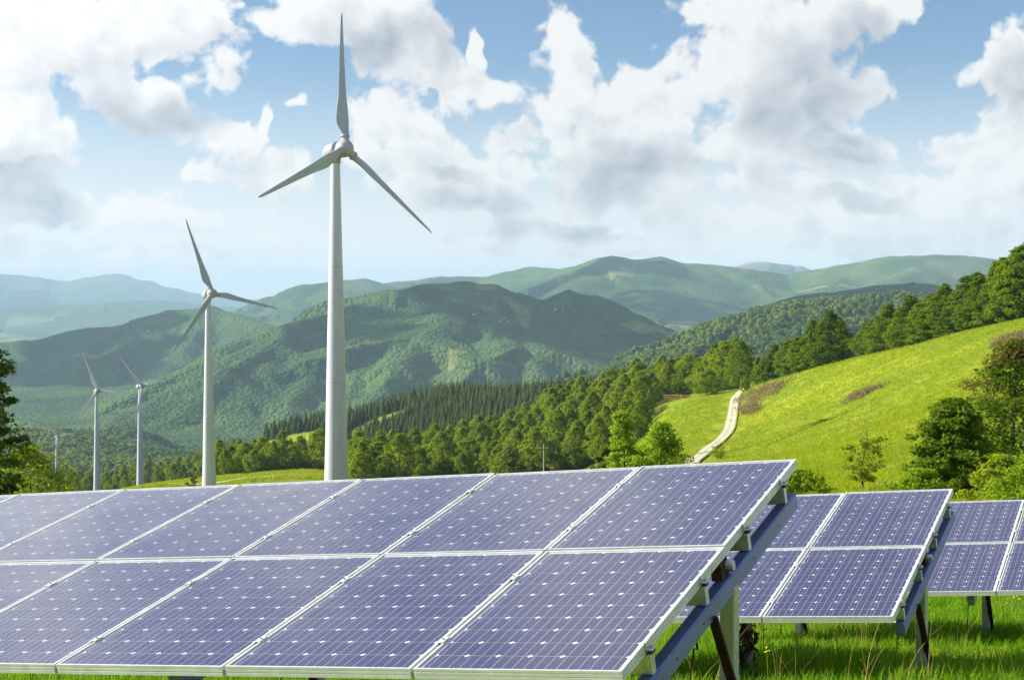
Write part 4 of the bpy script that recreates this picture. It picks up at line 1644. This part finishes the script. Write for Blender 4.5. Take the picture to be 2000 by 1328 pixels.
def track(name, pts, width, lift=.12):
    P = np.array([(ray(a, b)[0] * y, y) for a, b, y in pts])
    s = np.r_[0, np.cumsum(np.linalg.norm(np.diff(P, axis=0), axis=1))]
    n = int(s[-1] / 1.5) + 2
    q = np.linspace(0, s[-1], n)
    # smooth line through the points
    c = np.stack([np.interp(q, s, P[:, 0]), np.interp(q, s, P[:, 1])], 1)
    for _ in range(30):
        c[1:-1] = c[1:-1] * .5 + (c[:-2] + c[2:]) * .25
    tg = unit(np.gradient(c, axis=0))
    nr = np.stack([tg[:, 1], -tg[:, 0]], 1)
    m = 9
    off = np.linspace(-.5, .5, m)
    jag = .06 * fbm(q / 2.2, q * 0 + 3.3, 3, 8)
    jag2 = .06 * fbm(q / 2.2, q * 0 + 7.3, 3, 9)
    X, Y, U = [], [], []
    for o in off:
        w = o * (width + np.where(o > 0, jag, jag2) * 2 * abs(o) * 2)
        X.append(c[:, 0] + nr[:, 0] * w)
        Y.append(c[:, 1] + nr[:, 1] * w)
        U.append(np.full(n, o))
    X, Y, U = np.array(X).T, np.array(Y).T, np.array(U).T
    Z = height(X, Y) + lift + .05 * (1 - (2 * np.abs(U)) ** 2)
    me = mesh_np(name, np.stack([X, Y, Z], -1).reshape(-1, 3), grid_faces(*X.shape), [TRACK], smooth=True)
    set_attr(me, 'across', U)
    o = link(name, me)
    o['kind'] = 'structure'
    return o


track('gravel_track', [(1290, 925, 175), (1330, 908, 205), (1360, 895, 235), (1390, 880, 262), (1412, 860, 292), (1424, 840, 318), (1430, 815, 350), (1433, 795, 382), (1436, 780, 412), (1445, 772, 432), (1462, 768, 446)], 2.6, .22)
track('gravel_path', [(330, 946, 484), (420, 941, 486), (500, 937, 492), (580, 934, 498), (640, 932, 505), (720, 931, 515)], 7.0, .5)

# ------------------------------------------------------------------ single trees and shrubs near by
def stand(px, y, sink=.1):
    x = (px - 1000) / 3050.0 * y
    return (x, y, float(height(x, y)) - sink)


def solo(name, label, px, y, H, R, base, prof, seed, limb, clumps, leaves, leaf, mat, cat='tree', group=None, **kw):
    m = tree_meshes(name, seed, H, R, base, prof, limb, clumps, leaves, leaf, mat, **kw)
    return place_tree(name, m, stand(px, y), 1.0, 0.0, label, cat, group)


solo('edge_maple', 'dark leafy tree cut off by the left edge of the picture', -40, 84, 9.8, 2.7, .06, (.7, 1.0, .95, .85, .7, .62, .4, .08), 31, 40, 210, 60, .24, LEAF_DEEP, flat=.4, clump=.24, rtrunk=.014, hollow=.35, nt=8)
solo('fresh_maple', 'bright yellow green young maple with a tall narrow tip by the track, left one', 1216, 120, 6.2, 1.7, .05, (.9, 1.0, .9, .66, .5, .4, .3, .06), 32, 30, 140, 50, .22, LEAF_LIME, flat=.6, clump=.27, rtrunk=.012, hollow=.3)
solo('fresh_maple', 'wider yellow green young maple spreading beside the track, right of the narrow one', 1292, 118, 4.7, 2.5, .05, (.95, 1.0, .92, .8, .62, .45, .3, .06), 33, 30, 170, 50, .22, LEAF_LIME, flat=.55, clump=.25, rtrunk=.014, hollow=.3)
solo('sapling', 'slender airy sapling with forked trunk on the meadow behind the middle array', 1690, 70, 3.1, 1.25, .16, (.25, .55, .85, 1.0, .95, .75, .5, .15), 34, 18, 84, 22, .14, LEAF_SAP, flat=.42, clump=.20, rtrunk=.013, hollow=.4, lean=.03, twigs=3)
solo('dark_maple', 'dark green dense maple right of the sapling at the foot of the meadow', 1868, 66, 4.2, 1.75, .04, (.65, .85, 1.0, 1.0, .9, .72, .45, .10), 35, 36, 280, 60, .20, LEAF_DEEP, flat=.5, clump=.25, rtrunk=.018, hollow=.35, nt=8)
solo('bronze_maple', 'tall thin tree with bronze tinged leaves at the right edge', 1988, 74, 6.7, 2.7, .05, (.75, .95, 1.0, .95, .85, .68, .45, .12), 36, 46, 430, 46, .17, LEAF_DEEP, flat=.6, clump=.20, rtrunk=.012, hollow=.3, mat2=LEAF_BRONZE, twigs=3)
solo('bush', 'rounded green bush beside the far end of the track', 1383, 452, 7.2, 4.6, .02, (.85, 1.0, 1.0, .95, .85, .65, .4, .1), 37, 22, 130, 60, .34, LEAF_WOOD, 'bush', flat=.6, clump=.24, rtrunk=.012)
solo('shrub', 'pale upright shrub at the far right bend of the track', 1453, 425, 5.0, 1.6, .02, (.8, 1.0, 1.0, .9, .8, .6, .4, .1), 38, 14, 60, 46, .26, LEAF_SAP, 'shrub', flat=.8, clump=.3, rtrunk=.012)
solo('shrub', 'thin half bare shrub standing in front of the near bend of the track', 1402, 228, 2.9, 1.5, .04, (.4, .7, .9, 1.0, .9, .7, .5, .1), 39, 16, 60, 22, .17, LEAF_SAP, 'shrub', flat=.8, clump=.22, rtrunk=.012, twigs=3)
solo('shrub', 'reddish young shrub on the grassy rise left of the second turbine', 375, 470, 4.4, 2.0, .05, (.5, .8, 1.0, .9, .7, .5, .3, .1), 40, 12, 46, 40, .34, LEAF_BRONZE, 'shrub', flat=.7, clump=.3)
solo('shrub', 'orange tipped young tree in front of the wood below the small pole', 1082, 300, 4.6, 1.7, .05, (.5, .8, 1.0, .9, .7, .5, .3, .1), 41, 14, 52, 40, .28, LEAF_BRONZE, 'shrub', flat=.6, clump=.28, mat2=LEAF_LIME)
for q, (a, y, h, r, lb) in enumerate(((1185, 235, 5.6, 2.2, 'leafy green bush at the left foot of the narrow yellow green maple'), (1248, 160, 3.6, 1.9, 'low green bush between the two yellow green maples'),
                                      (1962, 56, 1.7, 1.3, 'low leafy bush below the bronze tinged tree'), (2020, 50, 1.6, 1.2, 'low leafy bush cut by the right edge above the farthest array'), (1800, 60, 1.3, 1.3, 'small low bush left of the dark maple foot'),
                                      (60, 110, 4.2, 3.4, 'low bush at the foot of the left edge tree'), (1560, 62, 1.2, 1.4, 'low green shrub just above the nearest array right corner'))):
    solo('bush', lb, a, y, h, r, .02, (.95, 1.0, .95, .85, .7, .5, .3, .1), 60 + q, 16, 90, 56, .0018 * y + .03, LEAF_LIME if q in (3, 4, 6) else LEAF_WOOD if q in (0, 1) else LEAF_SAP, 'bush', flat=.6, clump=.27, rtrunk=.01)


def heath(label, px, y, w, d, h, seed, n=240):
    """spreading patch of brown heath twigs"""
    r = np.random.default_rng(seed)
    c = np.array(stand(px, y))
    P, V = [], []
    a = r.uniform(0, 2 * math.pi, n)
    q = np.sqrt(r.uniform(0, 1, n))
    lob = 1 + .3 * np.sin(a * 3 + seed) + .18 * np.sin(a * 7 + seed)
    X = np.cos(a) * q * w * lob
    Y = np.sin(a) * q * d * lob
    Z = height(X + c[0], Y + c[1]) - c[2]
    mb = MB()
    idx = np.repeat(np.arange(n), 11)
    hh = h * (1 - q ** 2 * .6)[idx] * r.uniform(.2, 1, len(idx))
    Pl = np.stack([X[idx], Y[idx], Z[idx] + hh], 1) + r.normal(0, .22 * h, (len(idx), 3))
    Vv, Q = leaf_quads(Pl, unit(r.normal(size=Pl.shape) + np.array([0, 0, .3])), .00095 * y + .05, r, .45)
    t = thing('heath_patch', label, 'shrub', loc=c)
    link('twigs', mesh_np('heath_twigs', Vv, Q, [HEATH]), t)['kind'] = 'stuff'
    st = MB()
    for i in range(0, n, 3):
        b = np.array([X[i], Y[i], Z[i] - .1])
        st.tube([b, b + np.array([r.normal(0, .2), r.normal(0, .2), h * .8])], [.05, .02], 3, cap=False)
    link('stems', st.mesh('heath_stems', BARK), t)['kind'] = 'stuff'


heath('large reddish brown heath patch right of the track', 1492, 375, 5.6, 16, 2.0, 1, 300)
heath('dark brown heath tuft on the bank just right of the track', 1464, 345, 1.8, 9, 2.4, 2, 160)
heath('long brown heath patch alone in the middle of the meadow', 1687, 262, 3.0, 6.0, .9, 3, 220)
heath('brown heath patch high on the meadow at the right edge', 1985, 245, 3.2, 10, 1.2, 4, 200)
heath('brown scrub at the foot of the rusty mast', 1288, 446, 2.2, 4, 1.2, 6, 60)

# ------------------------------------------------------------------ poles and masts
WOODP = m_plain('weathered_pole', (.20, .17, .14), (.32, .28, .24), .9, 3)
GREYP = m_plain('grey_pole', (.45, .45, .44), (.58, .58, .56), .7, 3)


def lattice_mast(label, px, y, H, w0, w1, mat, arms):
    t = thing('lattice_mast', label, 'mast', loc=stand(px, y, .3))
    n = 9
    for sx, sy in ((-1, -1), (1, -1), (1, 1), (-1, 1)):
        mb = MB()
        mb.tube([(sx * w0 / 2, sy * w0 / 2, 0), (sx * w1 / 2, sy * w1 / 2, H)], .05 * H / 12 + .03, 4)
        link('leg', mb.mesh('leg', mat), t)
    for q in range(4):
        mb = MB()
        for i in range(n):
            a, b = i / n, (i + 1) / n
            wa, wb = w0 + (w1 - w0) * a, w0 + (w1 - w0) * b
            c = [(-1, -1), (1, -1), (1, 1), (-1, 1)]
            p, r = c[q], c[(q + 1) % 4]
            if i % 2:
                p, r = r, p
            mb.tube([(p[0] * wa / 2, p[1] * wa / 2, a * H), (r[0] * wb / 2, r[1] * wb / 2, b * H)], .045, 4)
        link('lacing', mb.mesh('lacing', mat), t)
    for z, L in arms:
        mb = MB()
        mb.box((-L, -.07, z * H), (L, .07, z * H + .14))
        link('cross_arm', mb.mesh('cross_arm', mat), t)
    mb = MB()
    mb.tube([(0, 0, H * .98), (0, 0, H * 1.07)], .06, 6)
    link('tip', mb.mesh('tip', GREYP), t)


lattice_mast('rusty lattice mast at the edge of the wood left of the meadow', 1267, 452, 9.0, .95, .55, m_plain('rusty_lattice', (.16, .09, .055), (.26, .16, .10), .9, 3), ((.9, 1.0),))
lattice_mast('dark lattice mast with crossarms right of the small turbines', 290, 760, 17.5, 2.2, .8, m_plain('dark_lattice', (.06, .055, .05), (.11, .10, .09), .8, 3), ((.82, 1.9), (.93, 1.5)))


def pole(label, px, y, H, arm, mat):
    t = thing('utility_pole', label, 'pole', loc=stand(px, y, .3), group='poles among the trees')
    mb = MB()
    mb.tube([(0, 0, 0), (0, 0, H)], [.15, .10], 8)
    link('shaft', mb.mesh('shaft', mat), t)
    mb = MB()
    mb.box((-arm, -.06, H * .90), (arm, .06, H * .90 + .14))
    link('cross_arm', mb.mesh('cross_arm', mat), t)
    for x in (-arm * .9, 0, arm * .9):
        mb = MB()
        mb.tube([(x, 0, H * .90 + .14), (x, 0, H * .90 + .42)], [.09, .06], 6)
        link('insulator', mb.mesh('insulator', GREYP), t)


pole('wooden pole with crossarm in front of the dark trees above the round bush', 1393, 505, 12.5, 1.1, WOODP)
pole('thin grey pole with crossarm in front of the wood right of the tallest turbine', 771, 470, 11.0, 1.2, GREYP)
pole('thin grey pole with crossarm in the middle of the wood', 1062, 430, 11.5, 1.2, GREYP)

# felled timber by the dark wall of trees
LOG = m_plain('cut_timber', (.30, .16, .07), (.46, .28, .14), .9, 2)
t = thing('log_pile', 'small heap of orange brown logs on the grass in front of the dark trees', 'logs', loc=stand(1335, 520, 0))
for q in range(9):
    mb = MB()
    c = np.array([RNG.uniform(-4, 4), RNG.uniform(-2, 2), .3 + .35 * (q % 3)])
    a = RNG.normal(0, .35)
    d = np.array([math.cos(a), math.sin(a), RNG.normal(0, .06)]) * RNG.uniform(1.6, 3.0)
    mb.tube([c - d, c + d], [.32, .26], 7)
    link('log', mb.mesh('log', LOG), t)

# old stake wrapped in dry creeper between the arrays
c = np.array(stand(1460, 12.9, .1))
t = thing('timber_stake', 'old timber stake wrapped in dry creeper in the grass below the middle array', 'stake', loc=c)
mb = MB()
mb.tube([(0, 0, 0), (.01, 0, .35), (0, .01, .68)], [.055, .05, .048], 8)
link('shaft', mb.mesh('shaft', m_plain('old_timber', (.22, .19, .17), (.38, .34, .31), .9, 9)), t)
mb = MB()
r = np.random.default_rng(12)
for q in range(26):
    z = r.uniform(.1, .64)
    a = r.uniform(0, 6.28)
    pts = []
    for s in range(6):
        a += r.uniform(.3, 1.0)
        z = max(0.02, z + r.normal(-.02, .07))
        rr = .06 + .05 * r.uniform(0, 1)
        pts.append((math.cos(a) * rr, math.sin(a) * rr, z))
    mb.tube(pts, .006, 4, cap=False)
link('creeper', mb.mesh('creeper', RUST), t)
mb = MB()
mb.tube([(.02, 0, .66), (-.08, -.06, .4), (.03, -.05, .03)], .02, 6)
link('strut', mb.mesh('strut', RUST), t)

# ------------------------------------------------------------------ grass and flowers
def m_grass():
    mt = m_leaf('grass_blades', (.060, .200, .006), (.215, .380, .014), .45)
    return mt


GRASS = m_grass()
STRAW = m_leaf('straw', (.30, .24, .09), (.44, .36, .15), .3)
PETAL, _, _ = principled('yellow_petals', (.70, .55, .01), .6)


MEADOW = m_leaf('meadow_blades', (.140, .235, .006), (.345, .415, .013), .45)


def tuft_mesh(seed, n, h, spread, w, straw=.05, seg=3, mat=GRASS):
    r = np.random.default_rng(seed)
    V, Q, mi = [], [], []
    for i in range(n):
        a, rho = r.uniform(0, 6.28), spread * math.sqrt(r.uniform(0, 1))
        b = np.array([math.cos(a) * rho, math.sin(a) * rho, -.02])
        d = unit(np.array([r.normal(0, 1), r.normal(0, 1), 0.0]))
        s = np.array([-d[1], d[0], 0])
        hh = h * r.uniform(.5, 1.25)
        bendy = hh * r.uniform(.1, .75)
        k0 = len(V)
        isS = r.uniform() < straw
        for q in range(seg + 1):
            f = q / seg
            p = b + d * bendy * f * f + np.array([0, 0, hh * (f - .22 * f * f * bendy / hh)])
            ww = w * (1 - f) ** .7 * (.6 if isS else 1) + .0004
            V += [p - s * ww, p + s * ww]
        for q in range(seg):
            Q.append((k0 + 2 * q, k0 + 2 * q + 1, k0 + 2 * q + 3, k0 + 2 * q + 2))
            mi.append(1 if isS else 0)
    return mesh_np('tuft', np.array(V), np.array(Q), [mat, STRAW], mi)


def flower_mesh(seed):
    r = np.random.default_rng(seed)
    mb = MB()
    h = r.uniform(.28, .42)
    mb.tube([(0, 0, 0), (.01, .01, h * .5), (.02, .0, h)], .0035, 4, 0, cap=False)
    for q in range(9):
        c = np.array([.02 + r.normal(0, .018), r.normal(0, .018), h + r.normal(0, .012)])
        d = unit(r.normal(size=3))
        e = unit(np.cross(d, r.normal(size=3)))
        mb.add([c - d * .010, c + e * .010, c + d * .010, c - e * .010], [(0, 1, 2, 3)], m=1)
    return mb.mesh('flower', [GRASS, PETAL])


# dense grass of the lawn that shows below the arrays
def lawn_points(n, x0, x1, y0, y1):
    P = np.stack([RNG.uniform(x0, x1, n), RNG.uniform(y0, y1, n)], 1)
    P = np.c_[P, height(P[:, 0], P[:, 1])]
    px, py = project(P)
    m = (px > -60) & (px < 2060) & (py > 1100) & (py < 1420) & ((px > 1180) | (py > 1285))
    return P[m]


P = lawn_points(35000, -9, 12.5, 8.5, 27)
dn = fbm(P[:, 0] / .9, P[:, 1] / .9, 3, 70)
P = P[RNG.uniform(0, 1, len(P)) < .75 + .35 * dn]
s = RNG.uniform(.7, 1.2, len(P)) * (1 + .35 * fbm(P[:, 0] / 1.6, P[:, 1] / 1.6, 2, 71))
scatter('lawn_grass', P, s, RNG.uniform(0, 6.28, len(P)), [tuft_mesh(i, 14, .155, .10, .0055, .03) for i in range(6)])
print('lawn tufts', len(P))
P = lawn_points(350, -6, 12.5, 9, 24)
dn = fbm(P[:, 0] / 1.3, P[:, 1] / 1.3, 3, 72)
P = P[dn > .1]
scatter('lawn_flowers', P, RNG.uniform(.7, 1.15, len(P)), RNG.uniform(0, 6.28, len(P)), [flower_mesh(i) for i in range(4)])
P = lawn_points(160, -6, 12.5, 9, 22)
scatter('dry_grass', P, RNG.uniform(.8, 1.4, len(P)), RNG.uniform(0, 6.28, len(P)), [tuft_mesh(40 + i, 6, .42, .08, .003, 1.0, 4) for i in range(3)])

# coarser tufts that give the open meadow its nap
P, px, py = sample(120000, .05, .36, 48, 430, RNG)
bare = in_poly(px, py, WOOD) | (py > 1000)
near_track = np.zeros(len(P), bool)
for a, b, y in ((1330, 908, 205), (1360, 895, 235), (1390, 880, 262), (1412, 860, 292), (1424, 840, 318), (1430, 815, 350), (1433, 795, 382), (1436, 780, 412)):
    near_track |= np.hypot(P[:, 0] - ray(a, b)[0] * y, (P[:, 1] - y) / 7) < 2.4
keep = ~bare & ~near_track & (P[:, 1] < 440)
P = P[keep]
wgt = np.clip(110 / P[:, 1], .18, 1)
P = P[RNG.uniform(0, 1, len(P)) < wgt]
P[:, 2] -= .02
s = RNG.uniform(.7, 1.6, len(P)) * np.interp(P[:, 1], [50, 400], [.8, 1.5])
scatter('meadow_grass', P, s, RNG.uniform(0, 6.28, len(P)), [tuft_mesh(80 + i, 9, .26, .22, .016, .12, 2, MEADOW) for i in range(5)])
print('meadow tufts', len(P))
P, px, py = sample(9000, -.25, -.10, 470, 550, RNG)
P = P[(px > 240) & (px < 720)]
scatter('rise_grass', P, RNG.uniform(2, 4, len(P)), RNG.uniform(0, 6.28, len(P)), [tuft_mesh(90 + i, 9, .26, .22, .03, .08, 2, MEADOW) for i in range(3)])

# ------------------------------------------------------------------ hamlets on the far slopes
WALLS = m_plain('pale_render', (.55, .50, .44), (.68, .63, .57), .9, .3)
ROOFS = m_plain('clay_tiles', (.34, .24, .19), (.44, .34, .28), .9, .5)
HOUSE = []
for q in range(3):
    r = np.random.default_rng(700 + q)
    L, W_, h = 12 + 4 * q, 8 + q, 6 + q
    mb = MB()
    mb.box((-L / 2, -W_ / 2, -3), (L / 2, W_ / 2, h))
    wl = mb.mesh('wall', WALLS)
    mb = MB()
    e = .6
    V = [(-L / 2 - e, -W_ / 2 - e, h - .2), (L / 2 + e, -W_ / 2 - e, h - .2), (L / 2 + e, W_ / 2 + e, h - .2), (-L / 2 - e, W_ / 2 + e, h - .2), (-L / 2 - e, 0, h + 3), (L / 2 + e, 0, h + 3)]
    mb.add(V, [(0, 1, 5, 4), (2, 3, 4, 5), (3, 2, 1, 0)], [(0, 4, 3), (1, 2, 5)])
    HOUSE.append((wl, mb.mesh('roof', ROOFS)))


def ground_hit(px, py, y0=1700, y1=12000):
    """first place where the sight line meets the mountains"""
    a, t = ray(px, py)
    y = np.geomspace(y0, y1, 3000)
    h = height(a * y, y)
    k = np.argmax(h >= t * y)
    return np.array([a * y[k], y[k], h[k]]) if (h >= t * y).any() else None


SPOTS = [(985, 622), (978, 628), (992, 630), (925, 622), (1085, 606), (1100, 605), (905, 690), (290, 648), (306, 651)]
for i, (a, b) in enumerate(SPOTS):
    p = ground_hit(a, b)
    if p is None:
        continue
    where = 'on the upper central mountainside' if a < 1150 and b < 640 else 'below the far range beyond the wood' if a > 1150 else 'on the bare patch of the left mountain' if a < 400 else 'in the clearing on the central mountain'
    t = thing('farmhouse', 'tiny pale farmhouse of the hamlet ' + where, 'house', loc=p, group='houses ' + where)
    t.rotation_euler = (0, 0, RNG.uniform(0, 3.1))
    t.scale = (.42, .42, .42)
    k = RNG.integers(0, 3)
    link('wall', HOUSE[k][0], t)
    link('roof', HOUSE[k][1], t)

# ------------------------------------------------------------------ small marks on the panels
def on_panel(u, v, w=.0):
    return np.array(OA) + ROT @ np.array([u, v, w])


for i, (u, v, L) in enumerate(((-6.35, 2.62, .34), (-6.2, 3.05, .10), (-6.9, 2.2, .25))):
    p = on_panel(u, v, -.003)
    mb = MB()
    r = np.random.default_rng(900 + i)
    n = 10
    w = .010 * (1 + .5 * r.normal(size=n)) * np.linspace(1, .3, n)
    y = -np.linspace(0, L, n)
    x = np.cumsum(r.normal(0, .004, n))
    V = [(x[k_] + sgn * w[k_], y[k_], .0012) for k_ in range(n) for sgn in (-1, 1)]
    mb.add(V, [(2 * k_, 2 * k_ + 2, 2 * k_ + 3, 2 * k_ + 1) for k_ in range(n - 1)])
    lathe_c = np.array([0, .012, .003])
    mb.tube([(0, .0, .002), (0, .03, .004)], [.016, .010], 7, 1)
    o = link('bird_dropping', mb.mesh('bird_dropping', [DROP, BLACK]), M=frame_matrix(p))
    tag(o, ('long pale bird dropping streak with dark spot on the nearest array, far left panel', 'short bird dropping with dark spot near the top edge of the far left panel', 'pale bird dropping streak at the left edge of the nearest array')[i], 'bird dropping')

# ------------------------------------------------------------------ unseen cumulus, added to cast cloud shadows on the mountains
CLOUDM, kc, bc = principled('cloud_white', (.9, .9, .9), 1.0, 0, 0)


def ico(n=2):
    t = (1 + 5 ** .5) / 2
    V = unit(np.array([(-1, t, 0), (1, t, 0), (-1, -t, 0), (1, -t, 0), (0, -1, t), (0, 1, t), (0, -1, -t), (0, 1, -t), (t, 0, -1), (t, 0, 1), (-t, 0, -1), (-t, 0, 1)], float))
    T = np.array([(0, 11, 5), (0, 5, 1), (0, 1, 7), (0, 7, 10), (0, 10, 11), (1, 5, 9), (5, 11, 4), (11, 10, 2), (10, 7, 6), (7, 1, 8), (3, 9, 4), (3, 4, 2), (3, 2, 6), (3, 6, 8), (3, 8, 9), (4, 9, 5), (2, 4, 11), (6, 2, 10), (8, 6, 7), (9, 8, 1)])
    for _ in range(n):
        a, b, c = V[T[:, 0]], V[T[:, 1]], V[T[:, 2]]
        m = len(V)
        k_ = len(T)
        V = np.vstack([V, unit(a + b), unit(b + c), unit(c + a)])
        ab, bc_, ca = m + np.arange(k_), m + k_ + np.arange(k_), m + 2 * k_ + np.arange(k_)
        T = np.vstack([np.stack([T[:, 0], ab, ca], 1), np.stack([T[:, 1], bc_, ab], 1), np.stack([T[:, 2], ca, bc_], 1), np.stack([ab, bc_, ca], 1)])
    return V, T


ICO_V, ICO_T = ico(2)


def cumulus(shade_px, shade_py, w, d, seed, z=2100.0):
    """an added, unseen cumulus at 2.1 km that shades the slope seen at the given place"""
    g = ground_hit(shade_px, shade_py)
    kk = (z - g[2]) / sun_dir.z
    c = g + np.array(sun_dir) * kk
    r = np.random.default_rng(seed)
    mb = MB()
    for q in range(34):
        a, rho = r.uniform(0, 6.28), math.sqrt(r.uniform(0, 1))
        p = np.array([math.cos(a) * rho * w, math.sin(a) * rho * d, 0])
        s = (w + d) * .5 * r.uniform(.16, .34) * (1.15 - .6 * rho)
        V = ICO_V * (1 + .10 * np.sin(ICO_V[:, :1] * 5 + q) * np.sin(ICO_V[:, 1:2] * 6 + q)) * s * np.array([1, 1, .7]) + p + np.array([0, 0, s * .4])
        V[:, 2] = np.maximum(V[:, 2], -60)
        mb.add(V, tris=ICO_T)
    o = link('unseen_shade_cloud', mb.mesh('unseen_shade_cloud', CLOUDM, True), loc=c)
    o['kind'] = 'structure'


cumulus(130, 715, 620, 800, 1)
cumulus(1060, 640, 260, 330, 2)
cumulus(1200, 650, 260, 420, 3)
cumulus(690, 640, 200, 220, 4)
cumulus(1340, 610, 360, 420, 5)
cumulus(1640, 585, 430, 260, 6)
cumulus(1190, 518, 330, 380, 7)

# ------------------------------------------------------------------ air
mb = MB()
mb.box((-15600, -400, -520), (15600, 31500, 450))
hz = bpy.data.materials.new('haze_air')
hz.use_nodes = True
hz.node_tree.nodes.clear()
k = Nodes(hz.node_tree)
pv = k.n('ShaderNodeVolumePrincipled')
pv.inputs['Color'].default_value = (.56, .82, 1.0, 1)
pv.inputs['Density'].default_value = 4.6e-5
pv.inputs['Anisotropy'].default_value = 0.0
k.put(k.n('ShaderNodeOutputMaterial').inputs['Volume'], pv.outputs[0])
haze = link('haze', mb.mesh('haze', hz))
haze['kind'] = 'stuff'
